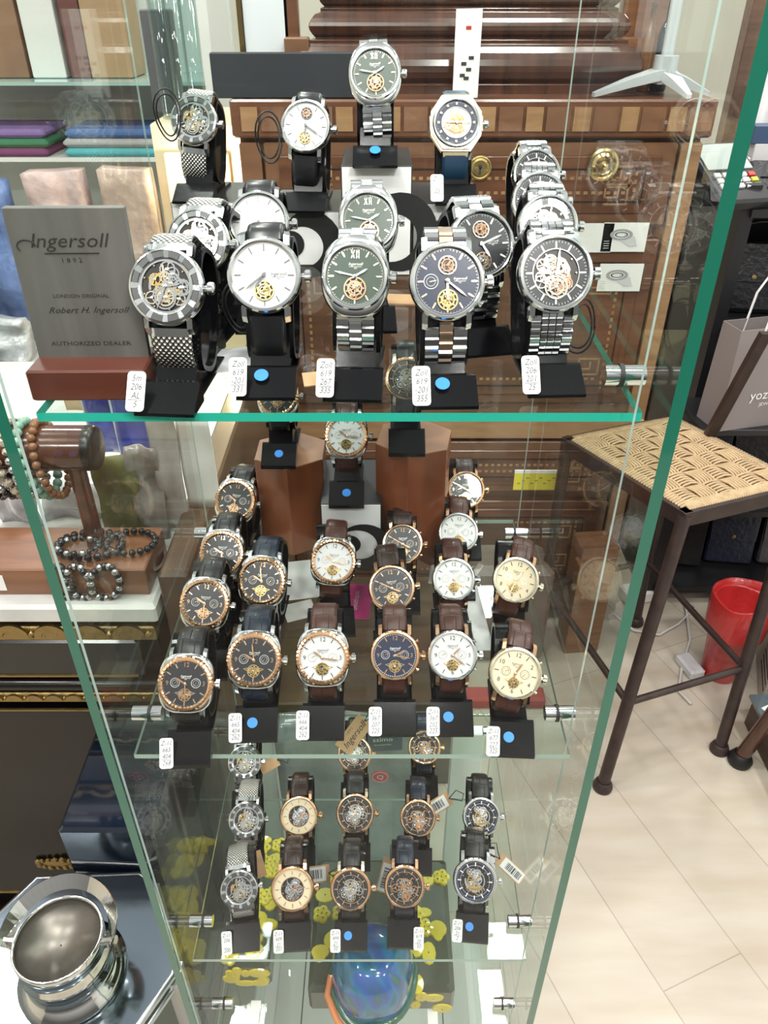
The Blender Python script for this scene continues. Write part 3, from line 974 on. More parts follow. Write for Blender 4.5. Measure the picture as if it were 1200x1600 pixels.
# kind, px, py, support z, head height above it, elev, scale, yaw, label tag lines, dot, description, roll
W = [
    # ---- top shelf
    ('skel_mesh', 260, 448, Z_TOP, .062, TOPE, 1.0, -4, ('5m', '206', 'AL', '5'), 0, 'silver skeleton watch on a mesh band beside the dealer sign', 0),
    ('white_black', 413, 430, Z_TOP, .062, TOPE, 1.02, 0, ('Zoll', '619', '-201', '331'), 1, 'white-dial watch on smooth black leather, front row of the top shelf', 0),
    ('green', 555, 432, Z_TOP, .062, TOPE, .92, -3, ('Zoll', '619', '267', '335'), 0, 'green-dial steel watch at the front edge of the top shelf', 0),
    ('blue_steel', 699, 440, Z_TOP, .062, TOPE, 1.02, 2, ('Zoll', '619', '-201', '355'), 1, 'navy-dial steel watch with a gold open heart, front of the top shelf', 0),
    ('skel_jub', 868, 427, Z_TOP, .062, TOPE, 1.05, 3, ('Zoll', '206', '201', '25'), 0, 'black-ring skeleton watch at the right front of the top shelf', 0),
    ('skel_mesh', 308, 378, Z_TOP, .064, TOPE, .98, -10, None, 0, 'silver skeleton watch half hidden behind the front mesh-band watch', 0),
    ('white_black', 404, 348, Z_TOP, .066, TOPE, 1.0, 0, None, 0, 'white-dial watch directly behind the front white-dial one', 0),
    ('green', 576, 345, Z_TOP, .067, TOPE, .95, 4, None, 0, 'green-dial steel watch in the second row, its band flared in light', 0),
    ('black_steel', 752, 382, Z_TOP, .062, TOPE, 1.06, 12, None, 0, 'dark-dial steel watch with a tall link bracelet behind the navy one', 0),
    ('skel_jub', 856, 352, Z_TOP, .062, TOPE, 1.0, 0, None, 0, 'skeleton watch second in the right-hand line of the top shelf', 0),
    ('skel_jub', 842, 312, Z_TOP, .066, TOPE, .98, -4, None, 0, 'skeleton watch third in the right-hand line of the top shelf', 0),
    ('skel_jub', 838, 272, Z_TOP, .072, TOPE, .95, 4, None, 0, 'hindmost dark-dial steel watch in the right-hand line of the top shelf', 0),
    # ---- risers on the top shelf
    ('skel_mesh', 303, 188, Z_TOP + .045, .060, TOPE, .95, -4, None, 0, 'silver skeleton watch raised at the back left of the top shelf', -6),
    ('white_multi', 478, 197, Z_TOP + .045, .060, TOPE, .98, -3, None, 0, 'two-window white watch on black leather, raised at the back', -4),
    ('green', 586, 115, Z_TOP + .085, .060, TOPE, .92, 0, None, 1, 'green-dial steel watch raised highest, on the tall white box', 3),
    ('octo', 713, 192, Z_TOP + .052, .056, TOPE, .92, 0, ('Zoll', '', '25', ''), 0, 'octagonal pale gold watch on a navy rubber strap', 0),
    # ---- middle shelf
    ('cush_black', 290, 1068, Z_MID, .055, MIDE, 1.0, 3, ('Z-11', '665', '404', '268'), 0, 'black-dial rose-bezel watch at the left front corner of the middle shelf', -4),
    ('cush_black', 320, 943, Z_MID, .058, MIDE, 1.0, 3, None, 0, 'black-dial rose-bezel watch second in the left-hand line', -8),
    ('cush_black', 347, 864, Z_MID, .060, MIDE, .98, 0, None, 0, 'black-dial rose-bezel watch third in the left-hand line', -3),
    ('cush_black', 368, 782, Z_MID, .064, MIDE, 1.0, -6, None, 0, 'black-dial rose-bezel watch at the back of the left-hand line', -6),
    ('cush_navy', 397, 1031, Z_MID, .056, MIDE, 1.02, 2, ('Z-11', '665', '404', '262'), 1, 'dark-dial watch on a navy leather strap, front of the middle shelf', -3),
    ('cush_navy', 409, 908, Z_MID, .056, MIDE, 1.02, -3, None, 0, 'dark-dial watch with a gold winged heart behind the navy-strap one', -2),
    ('cush_white', 504, 1028, Z_MID, .056, MIDE, 1.02, 0, ('Z-11', '666', '404', '262'), 0, 'white-dial cushion watch with large 12 at the front of the middle shelf', 0),
    ('cush_white', 521, 877, Z_MID, .062, MIDE, .98, 5, None, 0, 'white-dial cushion watch on brown leather below the black and white box', -8),
    ('round_navy', 617, 1024, Z_MID, .055, MIDE, .96, 0, ('Z-11', '367', '207', '225'), 0, 'round navy-dial rose gold watch at the front of the middle shelf', 0),
    ('round_black', 612, 919, Z_MID, .056, MIDE, .98, 2, None, 0, 'round black-dial rose gold watch behind the navy-dial one', 5),
    ('round_black', 629, 850, Z_MID, .058, MIDE, .92, 0, None, 0, 'round dark-dial watch in front of the taller wooden plinth', 0),
    ('round_white', 707, 1024, Z_MID, .055, MIDE, .96, 0, ('Z-11', '367', '202', '225'), 1, 'round white-dial rose gold watch, foremost of its line', 0),
    ('round_white', 709, 905, Z_MID, .056, MIDE, .93, 0, None, 0, 'round white-dial rose gold watch, second of its line', 0),
    ('round_white', 716, 832, Z_MID, .058, MIDE, .93, 0, None, 0, 'round white-dial rose gold watch, third of its line', -4),
    ('round_black', 728, 765, Z_MID, .066, MIDE, .92, 0, None, 0, 'round black-dial watch at the far end of the white-dial line', 0),
    ('round_cream', 805, 1052, Z_MID, .056, MIDE, .98, -3, ('Z-11', '677', '227', '325'), 1, 'cream-dial gold watch at the right front of the middle shelf', -10),
    ('round_cream', 806, 906, Z_MID, .060, MIDE, .98, -3, None, 0, 'cream-dial gold watch behind the front cream-dial one', -14),
    # ---- on risers of the middle shelf
    ('cush_black', 434, 618, Z_MID + .107, .062, MIDE - 4, .95, 0, None, 1, 'black-dial watch standing on the shorter wooden plinth', 0),
    ('cush_white', 541, 681, Z_MID + .082, .060, MIDE - 6, .98, 0, None, 1, 'white-dial watch standing on the black and white box', 0),
    ('skel_black_gold', 636, 592, Z_MID + .138, .062, MIDE - 8, .95, 0, None, 0, 'dark skeleton watch standing on the taller wooden plinth', 0),
    # ---- lower shelf
    ('skel_mesh', 374, 1390, Z_LOW, .055, LOWE, .92, 6, ('Z-11', '206', '', '200'), 0, 'silver skeleton mesh-band watch, foremost on the lower shelf', 4),
    ('skel_mesh', 385, 1281, Z_LOW, .055, LOWE, .94, 4, None, 0, 'silver skeleton mesh-band watch, middle one on the lower shelf', -3),
    ('skel_mesh', 382, 1191, Z_LOW, .055, LOWE, .94, 2, None, 0, 'silver skeleton mesh-band watch, rearmost on the lower shelf', 0),
    ('skel_rose_cream', 457, 1389, Z_LOW, .055, LOWE, 1.05, 3, ('Z-11', '609', '21', '201'), 0, 'cream-ring rose gold skeleton watch at the front of the lower shelf', 0),
    ('skel_rose_cream', 467, 1275, Z_LOW, .055, LOWE, 1.02, 2, None, 1, 'cream-ring rose gold skeleton watch in the second row', 0),
    ('skel_black_gold', 548, 1389, Z_LOW, .055, LOWE, 1.0, 0, ('Z-11', '499', '21', '50'), 1, 'black-ring gold skeleton watch at the front of the lower shelf', 0),
    ('skel_black_gold', 555, 1271, Z_LOW, .055, LOWE, 1.02, 0, None, 0, 'black-ring gold skeleton watch in the second row', 0),
    ('skel_black_gold', 554, 1178, Z_LOW, .055, LOWE, .98, 0, None, 0, 'black-ring gold skeleton watch partly covered by the brown card tag', 0),
    ('skel_rose_red', 632, 1385, Z_LOW, .055, LOWE, 1.0, -2, ('Z-11', '619', '20', '50'), 0, 'rose gold skeleton watch on navy leather, front of the lower shelf', 0),
    ('skel_rose_red', 653, 1278, Z_LOW, .055, LOWE, .95, -2, None, 0, 'rose gold skeleton watch on navy leather in the second row', 0),
    ('skel_rose_red', 663, 1168, Z_LOW, .055, LOWE, .95, 0, None, 0, 'rose gold skeleton watch on navy leather, rearmost', 0),
    ('skel_blue', 742, 1376, Z_LOW, .055, LOWE, 1.08, -5, ('Z-11', '206', '21', '2'), 1, 'dark blue skeleton watch on black leather, front right of the lower shelf', 0),
    ('skel_blue', 752, 1276, Z_LOW, .055, LOWE, 1.0, -3, None, 0, 'dark blue skeleton watch on black leather behind the front right one', 0),
]
for kind, px, py, sz, hz, el, sc_, yaw, tl, dot, desc, roll in W:
    H = at_z(px, py, sz + hz)
    grp = 'watches on the top shelf' if sz > 1.35 else 'watches on the lower shelf' if sz < 1 else 'watches on the middle shelf'
    watch(kind, H, el, R(yaw), sc_, desc, grp, roll)
    stand(H, el, R(yaw), sz, 'black stand under ' + desc, tl, dot, sc_, tagside=1 if kind == 'skel_rose_red' else -1)

# ------------------------------------------------------------------ room shell
def planks(name, c1, c2, c3):
    m = bpy.data.materials.new(name)
    m.use_nodes = True
    n, l = m.node_tree.nodes, m.node_tree.links
    b = n['Principled BSDF']
    t = n.new('ShaderNodeTexCoord'); mp = n.new('ShaderNodeMapping')
    mp.inputs['Rotation'].default_value = (0, 0, R(68))
    x = n.new('ShaderNodeTexBrick')
    x.inputs['Color1'].default_value = (*c1, 1); x.inputs['Color2'].default_value = (*c2, 1); x.inputs['Mortar'].default_value = (*c3, 1)
    x.inputs['Scale'].default_value = 1; x.inputs['Brick Width'].default_value = 1.2; x.inputs['Row Height'].default_value = 0.19
    x.inputs['Mortar Size'].default_value = 0.0012; x.offset = 0.37
    no = n.new('ShaderNodeTexNoise'); no.inputs['Scale'].default_value = 3.2; no.inputs['Detail'].default_value = 7
    mp2 = n.new('ShaderNodeMapping'); mp2.inputs['Rotation'].default_value = (0, 0, R(68)); mp2.inputs['Scale'].default_value = (1, 5, 1)
    mx = n.new('ShaderNodeMix'); mx.data_type = 'RGBA'; mx.blend_type = 'MULTIPLY'; mx.inputs['Factor'].default_value = 0.6
    r = n.new('ShaderNodeValToRGB')
    r.color_ramp.elements[0].position = .3; r.color_ramp.elements[1].position = .7
    r.color_ramp.elements[0].color = (.70, .62, .52, 1); r.color_ramp.elements[1].color = (1, 1, 1, 1)
    l.new(t.outputs['Object'], mp.inputs[0]); l.new(mp.outputs[0], x.inputs['Vector'])
    l.new(t.outputs['Object'], mp2.inputs[0]); l.new(mp2.outputs[0], no.inputs['Vector']); l.new(no.outputs['Fac'], r.inputs[0])
    l.new(x.outputs['Color'], mx.inputs['A']); l.new(r.outputs[0], mx.inputs['B']); l.new(mx.outputs['Result'], b.inputs['Base Color'])
    b.inputs['Roughness'].default_value = 0.28
    return m


FLOORM = planks('pale_plank_floor', (0.56, 0.51, 0.43), (0.51, 0.46, 0.385), (0.36, 0.31, 0.25))
CREAMW = pbr('cream_wall_paint', (0.70, 0.66, 0.57), 0.7, noise=(3, (0.62, 0.58, 0.50), 1))
WHITEW = pbr('white_wall_paint', (0.80, 0.82, 0.82), 0.6)
mb = MB(); mb.box((0, 1.2, -0.02), (5.2, 6.4, 0.04), FLOORM); struct(mb.build('floor'))
mb = MB(); mb.box((0, 4.42, 1.5), (5.2, 0.04, 3.0), CREAMW); struct(mb.build('wall_back'))
mb = MB(); mb.box((-2.62, 1.2, 1.5), (0.04, 6.4, 3.0), CREAMW); struct(mb.build('wall_left'))
mb = MB(); mb.box((2.62, 1.2, 1.5), (0.04, 6.4, 3.0), WHITEW); struct(mb.build('wall_right'))

# ------------------------------------------------------------------ inlaid wooden chest behind the case
W_MAH = wood('mahogany_veneer', (0.085, 0.032, 0.018), (0.17, 0.070, 0.037), 0.3, 5, (1, 1, 9))
W_WAL = wood('walnut_panel', (0.13, 0.058, 0.032), (0.23, 0.110, 0.060), 0.35, 4, (2, 2, 5))
W_LITE = wood('light_inlay_wood', (0.26, 0.14, 0.07), (0.38, 0.22, 0.11), 0.35, 8, (1, 1, 6))
W_DARK = wood('dark_walnut', (0.035, 0.014, 0.009), (0.10, 0.036, 0.020), 0.22, 5, (8, 1, 1), coat=0.6)
W_RED = wood('reddish_wood', (0.16, 0.045, 0.018), (0.30, 0.10, 0.040), 0.3, 5, (5, 5, 1))
W_BLK = pbr('ebony_stringing', (0.02, 0.012, 0.01), 0.35)
CYF = 1.75
X0, X1 = -0.30, 0.66
chest = thing('inlaid_chest', 'tall brown chest of drawers with light wood inlay and brass fittings', 'chest', ((X0 + X1) / 2, CYF + .22, 0))


def cpart(name, mb, bevel=0):
    mb2 = MB()
    o = mb.build(name, chest, bevel=bevel)
    o.location = -chest.location
    return o


mb = MB()
mb.box(((X0 + X1) / 2, CYF + .23, .69), (X1 - X0, .44, 1.30), W_WAL)
cpart('body', mb)
mb = MB()
mb.box(((X0 + X1) / 2, CYF + .215, 1.375), (X1 - X0 + .02, .47, .07), W_MAH, ch=.004)
n_ = 10
for i in range(n_):
    x = X0 + (i + .5) * (X1 - X0) / n_
    mb.box((x - .02, CYF - .0215, 1.375), (.034, .004, .044), W_LITE)
    mb.box((x + .028, CYF - .0215, 1.375), (.048, .004, .044), W_WAL)
cpart('top_board', mb)


def drawer(z0, z1, name, mat, fancy):
    mb = MB()
    xm, zm = (X0 + X1) / 2, (z0 + z1) / 2
    mb.box((xm, CYF + .005, zm), (X1 - X0 - .10, .03, z1 - z0), mat, ch=.003)
    mb.box((xm, CYF - .011, zm), (X1 - X0 - .16, .006, z1 - z0 - .05), W_MAH if fancy else W_WAL, ch=.002)
    # string inlays and a rope border
    a, b = (X1 - X0) / 2 - .11, (z1 - z0) / 2 - .05
    for sx in (-1, 1):
        mb.box((xm + sx * a, CYF - .0145, zm), (.003, .002, 2 * b), W_BLK)
    for sz in (-1, 1):
        mb.box((xm, CYF - .0145, zm + sz * b), (2 * a, .002, .003), W_BLK)
    if fancy:
        for sx in (-1, 1):
            for k in range(int(2 * b / .016)):
                mb.box((xm + sx * (a - .018), CYF - .0145, zm - b + .008 + k * .016), (.006, .002, .008), W_LITE, )
        for sz in (-1, 1):
            for k in range(int(2 * (a - .02) / .016)):
                mb.box((xm - a + .028 + k * .016, CYF - .0145, zm + sz * (b - .018)), (.008, .002, .006), W_LITE)
        # greek corner figures
        for sx in (-1, 1):
            for sz in (-1, 1):
                cx, cz = xm + sx * (a - .055), zm + sz * (b - .05)
                for q, (w_, h_, dx, dz) in enumerate(((.05, .004, 0, .02), (.05, .004, 0, -.02), (.004, .04, .024, 0), (.004, .026, -.024, .006), (.028, .004, -.01, -.006), (.004, .018, .004, .004))):
                    if z1 - z0 > .14:
                        mb.box((cx + dx * sx, CYF - .0145, cz + dz), (w_, .002, h_), W_LITE)
    o = cpart(name, mb)
    return o


d1 = drawer(1.165, 1.33, 'drawer', W_WAL, True)
d2 = drawer(.735, 1.135, 'drawer', W_MAH, True)
mb = MB(); mb.box(((X0 + X1) / 2, CYF - .004, .665), (X1 - X0, .03, .055), W_LITE, ch=.003); cpart('rail', mb)
d3 = drawer(.47, .625, 'drawer', W_WAL, True)
d4 = drawer(.14, .44, 'drawer', W_MAH, True)
for sx in (X0 + .022, X1 - .022):
    mb = MB(); mb.box((sx, CYF - .002, .70), (.044, .02, 1.26), W_LITE if sx > 0 else W_WAL, ch=.003)
    cpart('corner_post', mb)
for sx in (X0 + .05, X1 - .05):
    for sy in (CYF + .04, CYF + .38):
        mb = MB(); mb.loft([[(sx - .02, sy - .02, 0), (sx + .02, sy - .02, 0), (sx + .02, sy + .02, 0), (sx - .02, sy + .02, 0)], [(sx - .035, sy - .035, .05), (sx + .035, sy - .035, .05), (sx + .035, sy + .035, .05), (sx - .035, sy + .035, .05)]], W_DARK)
        cpart('foot', mb)
for (px, py) in ((750, 262),):
    p = at_y(px, py, CYF - .016)
    mb = MB()
    M = T(p.x, p.y, p.z) @ RX(90)
    mb.lathe([(.024, 0), (.024, .003), (.021, .004), (.019, .003), (.015, .005), (.01, .005), (.001, .005)], 32, BRASS, M)
    mb.cyl((p.x, p.y - .0052, p.z + .003), (p.x, p.y - .0062, p.z + .003), .0042, INK, n=12)
    mb.box((p.x, p.y - .0057, p.z - .006), (.004, .001, .014), INK)
    cpart('keyhole_plate', mb)
p = at_y(942, 257, CYF - .016)
mb = MB(); mb.lathe([(.032, 0), (.032, .004), (.027, .006), (.024, .004), (.018, .010), (.014, .008), (.010, .016), (.006, .022), (.001, .024)], 36, pbr('polished_brass', (.72, .55, .25), .2, 1), T(p.x, p.y, p.z) @ RX(90))
cpart('knob', mb)

# dark moulded plinth standing on the chest
mb = MB()
prof = []
for z0, z1, a_, bulge in ((0, .018, .43, 0), (.018, .085, .415, .020), (.088, .096, .40, 0), (.098, .140, .385, .016), (.143, .150, .372, 0), (.152, .178, .362, .012), (.180, .186, .35, 0), (.188, .235, .335, -.012), (.238, .27, .345, .014), (.272, .28, .33, 0), (.285, .40, .325, .01)):
    for k in range(7):
        t_ = k / 6
        q_ = a_ + bulge * math.sin(math.pi * t_)
        prof.append((q_, q_ * .9 - .19, z0 + (z1 - z0) * t_))
cx, cy, cz = .175, CYF + .27, 1.41
rings = [[(cx - a, cy - b, cz + z), (cx + a, cy - b, cz + z), (cx + a, cy + b, cz + z), (cx - a, cy + b, cz + z)] for a, b, z in [(a * .82, b, z) for a, b, z in prof]]
mb.loft(rings, W_DARK)
rnd = random.Random(4)
carv = MB()
for k in range(26):
    x = cx - .26 + .54 * rnd.random()
    carv.ball((x, cy - .12 + .02 * rnd.random(), cz + .36 + .04 * rnd.random()), .018 + .016 * rnd.random(), W_DARK, 8, (1.5, .7, .7))
o = one('moulded_plinth', 'dark brown stepped wooden plinth with carved top standing on the chest', 'plinth', mb, bevel=.002)
cv = carv.build('carving', o)
# black slate panel lying against it
p0, p1 = at_y(338, 160, CYF + .01), at_y(562, 160, CYF + .01)
pt = at_y(400, 81, CYF + .01)
mb = MB(); mb.box(((p0.x + p1.x) / 2, CYF + .0, (1.411 + pt.z) / 2), (p1.x - p0.x, .02, pt.z - 1.411), pbr('slate_black', (.016, .018, .026), .6), ch=.002)
one('slate_panel', 'plain black rectangular panel standing on the left of the chest top', 'panel', mb)
# white carton with small gold marks
a, b = at_y(383, 60, CYF + .12), at_y(452, 60, CYF + .12)
mb = MB(); mb.box(((a.x + b.x) / 2, CYF + .14, 1.411 + .17), (b.x - a.x, .05, .34), pbr('grey_white_card', (.66, .68, .72), .5), ch=.002)
one('white_carton', 'tall pale carton with gold edge standing behind the black panel', 'carton', mb)
mb = MB(); mb.box((a.x - .006, CYF + .125, 1.411 + .15), (.01, .03, .30), GOLD); one('gold_ruler', 'narrow gold strip upright beside the pale carton', 'strip', mb)
# wood frame pieces left of the plinth
mb = MB(); mb.box((at_y(465, 80, CYF + .1).x, CYF + .1, 1.411 + .05), (.05, .04, .10), W_WAL, ch=.003)
mb.box((at_y(455, 30, CYF + .12).x, CYF + .13, 1.411 + .14), (.03, .03, .28), W_MAH, ch=.003)
one('wooden_block', 'small brown wooden block beside the dark plinth', 'block', mb)
# bright white price card on the plinth
p = at_y(728, 92, CYF + .02)
mb = MB(); mb.box((p.x, CYF + .0, 1.411 + .075), (.05, .012, .15), PAPER, ch=.001)
RED = pbr('red_ink', (.5, .03, .02), .5)
for k, (dx, dz, s_) in enumerate(((0, .12, 1), (.008, .07, 0), (-.006, .06, 0), (.004, .05, 0), (0, .035, 0), (-.008, .04, 0))):
    mb.box((p.x + dx, CYF - .0065, 1.411 + dz), (.010, .001, .006), RED if s_ else INK, )
one('price_card', 'bright white upright card in front of the dark plinth', 'card', mb)

# silver star-footed stand with a white body, bottles and sundry on the right of the chest
hub = Vector((0.575, CYF + .06, 1.455))
st = thing('monitor_stand', 'white screen on a silver four-legged star base at the right of the chest top', 'stand', (hub.x, hub.y, 1.411))
SILV = pbr('silver_paint', (.66, .70, .72), .35, .4)
for dx, dy in ((-.15, -.045), (.09, -.03), (.035, -.075), (.0, .10)):
    mb = MB()
    d = Vector((dx, dy, 0)); s_ = d.normalized().cross(Vector((0, 0, 1)))
    L = d.length
    def sec(u, w_, z0, z1):
        p = d * u
        return [tuple(p + s_ * w_ + Vector((0, 0, z0))), tuple(p - s_ * w_ + Vector((0, 0, z0))), tuple(p - s_ * w_ + Vector((0, 0, z1))), tuple(p + s_ * w_ + Vector((0, 0, z1)))]
    mb.loft([sec(.0, .022, .03, .05), sec(.5, .014, .016, .032), sec(1, .006, 0, .008)], SILV)
    mb.build('leg', st)
mb = MB(); mb.cyl((0, 0, .02), (0, 0, .07), .024, SILV, n=16); mb.cyl((0, 0, .07), (0, 0, .22), .012, SILV, n=12); mb.build('column', st)
mb = MB(); mb.box((0, .0, .30), (.16, .03, .26), pbr('screen_white', (.78, .82, .84), .3), RX(-6), ch=.008); mb.build('screen', st)
def bottle(px, py, h, r, m, lab, y=CYF + .12, z=1.411, cat='bottle'):
    p = at_y(px, py, y)
    mb = MB(); mb.lathe([(r * .9, 0), (r, .004), (r, h * .6), (r * .75, h * .7), (r * .4, h * .76), (r * .4, h * .95), (r * .45, h * .95), (r * .45, h), (.001, h)], 20, m, smooth=True, cap=True)
    one('bottle', lab, cat, mb, (p.x, y, z))
bottle(1032, 110, .17, .017, pbr('black_glass', (.01, .012, .02), .12, coat=.6), 'slim black bottle left of the star base')
bottle(1008, 100, .16, .014, wood('amber_wood', (.2, .08, .03), (.35, .16, .07), .3), 'slim brown bottle next to the black one')
p = at_y(960, 70, CYF + .3)
mb = MB(); mb.box((.60, CYF + .36, 1.411 + .22), (.11, .04, .44), wood('warm_wood_board', (.20, .07, .03), (.36, .15, .06), .3), ch=.003)
one('wooden_board', 'warm brown board leaning up behind the bottles', 'board', mb)

# design cards stuck on the chest
for (px, py, lab) in ((976, 371, 'white card with a ring sketch, upper of the two full cards on the chest'), (969, 434, 'white card with a ring sketch, lower one on the chest'), (922, 372, 'white card half hidden by the right-hand skeleton watch')):
    p = at_y(px, py, CYF - .02)
    mb = MB()
    mb.box((0, 0, 0), (.098, .0015, .062), PAPER)
    GR = pbr('pencil_grey', (.35, .35, .37), .6); GL = pbr('light_pencil', (.6, .6, .62), .6)
    if px > 950:
        Mx = T(-.008, -.0012, .006) @ RX(90)
        mb.ring(.014, .020, 0, .0005, 24, GR, Mx @ Matrix.Diagonal((1.25, .6, 1, 1)) @ RZ(20))
        mb.ring(.009, .011, 0, .0006, 20, INK, Mx @ Matrix.Diagonal((1.3, .5, 1, 1)) @ RZ(-20))
        mb.prism([(.0, .008), (.022, .002), (.030, -.018), (.012, -.020), (-.006, -.008)], 0, .0004, GL, T(0, -.0012, 0) @ RX(90))
        for k in range(4):
            mb.box((-.038, -.0012, -.008 - k * .005), (.012, .0005, .0012), GL)
    one('design_card', lab, 'card', mb, (p.x, CYF - .019, p.z), group='sketch cards on the chest')

# low dark bench between the case and the chest
mb = MB(); W_BEN = wood('bench_wood', (.030, .017, .010), (.085, .045, .026), .35, 4, (1, 8, 8))
mb.box((-.05, 1.37, .285), (.42, .44, .03), W_BEN, ch=.004)
bn = one('low_bench', 'low dark brown bench standing behind the case', 'bench', mb)
for x in (-.24, .14):
    for y in (1.18, 1.56):
        mb = MB(); mb.box((x, y, .135), (.035, .035, .27), W_BEN, ch=.002); mb.build('leg', bn)

# ------------------------------------------------------------------ risers inside the case
def swirl(mb, M, s=1.0, flip=1):
    """thick black comma swirl printed on the box face"""
    pts_o, pts_i = [], []
    N = 26
    for k in range(N + 1):
        u = k / N
        a = R(150 - 330 * u) if flip > 0 else R(30 + 330 * u)
        r = (.024 - .006 * u) * s
        w_ = (.0024 + .0190 * math.sin(math.pi * min(1, u * 1.12)) ** .8 * (0.45 + .55 * u)) * s
        c = Vector((math.cos(a) * r, math.sin(a) * r))
        n_ = Vector((math.cos(a), math.sin(a)))
        pts_o.append(c + n_ * w_ * .5); pts_i.append(c - n_ * w_ * .5)
    for k in range(N):
        mb.add([(*pts_i[k], 0), (*pts_o[k], 0), (*pts_o[k + 1], 0), (*pts_i[k + 1], 0)], [(0, 1, 2, 3)], BLACKM, mx=M)
    mb.disc(.0105 * s, .0001, 20, BLACKM, M @ T(pts_i[-1].x * .72, pts_i[-1].y * .72, 0))


BOXW = pbr('box_white_card', (.80, .80, .81), .45)
BOXS = pbr('box_dark_side', (.012, .013, .015), .3, coat=.4)


def logo_box(x, y, z, w_, d, h, lab, sw):
    mb = MB()
    mb.box((0, 0, h / 2), (w_, d, h), BOXS, ch=.0008)
    mb.box((0, -d / 2 - .0004, h / 2), (w_ - .002, .0012, h - .002), BOXW)
    for (dx, dz, s_, fl, rot) in sw:
        swirl(mb, T(dx, -d / 2 - .0013, h / 2 + dz) @ RX(90) @ RZ(rot), s_, fl)
    one('watch_box', lab, 'box', mb, (x, y, z), group='black and white watch boxes used as risers')


g = [W_ for W_ in W]
hA = at_z(303, 188, Z_TOP + .105); hB = at_z(478, 197, Z_TOP + .105); hC = at_z(586, 115, Z_TOP + .145); hD = at_z(713, 192, Z_TOP + .108)
logo_box(hA.x + .012, hA.y + .012, Z_TOP, .07, .082, .045, 'white box with part of a black swirl under the raised mesh-band watch', [(-.012, -.004, .9, 1, 0)])
logo_box(hB.x + .004, hB.y + .012, Z_TOP, .07, .082, .045, 'white box with a large black S swirl under the black-leather watch', [(-.006, -.004, 1.05, -1, 180)])
logo_box(hC.x + .001, hC.y + .014, Z_TOP, .056, .082, .085, 'tall white box with a black swirl, carrying the highest green watch', [(.016, -.008, 1.15, -1, 200)])
logo_box(hD.x - .006, hD.y + .014, Z_TOP, .058, .082, .052, 'white box with a black arc under the octagonal watch', [(.004, -.014, 1.1, 1, 0)])
hE = at_z(541, 681, Z_MID + .142)
logo_box(hE.x + .004, hE.y + .014, Z_MID, .060, .086, .082, 'white box with a black swirl on the middle shelf between the wooden plinths', [(.010, -.012, 1.1, 1, -20)])


def hexplinth(x, y, z, r, h, rot, lab):
    mb = MB()
    mb.prism([(r * math.cos(R(60 * k + rot)), r * math.sin(R(60 * k + rot))) for k in range(6)], 0, h - .001, wood('cherry_plinth', (.15, .038, .014), (.27, .080, .030), .25, 4, (6, 6, 1)))
    mb.prism([(r * .985 * math.cos(R(60 * k + rot)), r * .985 * math.sin(R(60 * k + rot))) for k in range(6)], h - .001, h, wood('cherry_top', (.26, .12, .06), (.36, .18, .10), .3, 4, (1, 6, 1)))
    one('hexagonal_plinth', lab, 'plinth', mb, (x, y, z), group='hexagonal wooden plinths', bevel=.0008)


hF = at_z(434, 618, Z_MID + .169); hG = at_z(636, 592, Z_MID + .200)
pA = at_z(455, 742, Z_MID + .107); pB = at_z(655, 706, Z_MID + .138)
hexplinth(hF.x + .008, hF.y + .002, Z_MID, .040, .107, 30 - 60 - 0, 'shorter reddish six-sided wooden plinth on the left of the white box')
hexplinth(hG.x + .008, hG.y + .002, Z_MID, .040, .138, 20, 'taller reddish six-sided wooden plinth on the right of the white box')

# ------------------------------------------------------------------ dealer sign on the top shelf
sl, sr = at_z(64, 612, Z_TOP + .002), at_z(240, 612, Z_TOP + .002)
sx, sy = -.1715, .425
sg = thing('dealer_sign', 'grey upright dealer sign in a red-brown wooden foot on the top shelf', 'sign', (sx, sy, Z_TOP), R(1))
mb = MB(); mb.box((0, 0, .0095), (.068, .036, .019), wood('red_foot_wood', (.085, .022, .014), (.14, .038, .022), .3, 4, (1, 6, 6)), ch=.0012); mb.build('foot', sg)
mb = MB()
GREYS = wood('grey_stained_board', (.095, .092, .085), (.135, .13, .12), .55, 8, (10, 1, .6), coat=0)
Mp = T(-.000, .004, .018) @ RX(-2)
mb.box((0, 0, .042), (.065, .005, .086), GREYS, Mp, ch=.0006)
board = mb.build('board', sg)
mb = MB()
Mt = Mp @ T(0, -.0027, .0425) @ RX(90) @ Matrix.Diagonal((1, .86, 1, 1))
SIK = pbr('burnt_lettering', (.02, .018, .016), .6)
mb.text('Ingersoll', .0125, SIK, Mt @ T(-.001, .029, 0), shear=.3)
mb.box((0, .0215, 0), (.030, .0007, .0002), SIK, Mt)
mb.tube([tuple((Mt @ Vector((-.024 + .005 * math.cos(t * .35), .026 + .004 * math.sin(t * .35), 0)))) for t in range(12)], .0004, SIK, n=4)
mb.text('1 8 9 2', .0042, SIK, Mt @ T(-.001, .017, 0))
mb.text('LONDON ORIGINAL', .0034, SIK, Mt @ T(.000, -.006, 0))
mb.text('Robert H. Ingersoll', .0058, SIK, Mt @ T(.002, -.0155, 0), shear=.5)
mb.text('AUTHORIZED DEALER', .0042, SIK, Mt @ T(-.0, -.0385, 0), sx=1.1)
mb.build('lettering', board)

# ------------------------------------------------------------------ left: black and brass cabinet with a marble top
MZ = 0.90
MX = -0.313
MY0, MY1 = 0.79, 1.62
MARB = pbr('white_marble', (.74, .73, .69), .25, coat=.4, noise=(9, (.55, .55, .53), 1.2, (1, 1, 1)))
LACQ = pbr('black_lacquer', (.008, .007, .006), .20, coat=.15, spec=.3, noise=(5, (.013, .010, .007), 1))
cb = thing('lacquered_cabinet', 'black lacquered cabinet with brass friezes and a white marble top', 'cabinet', (-1.0, 1.2, 0))


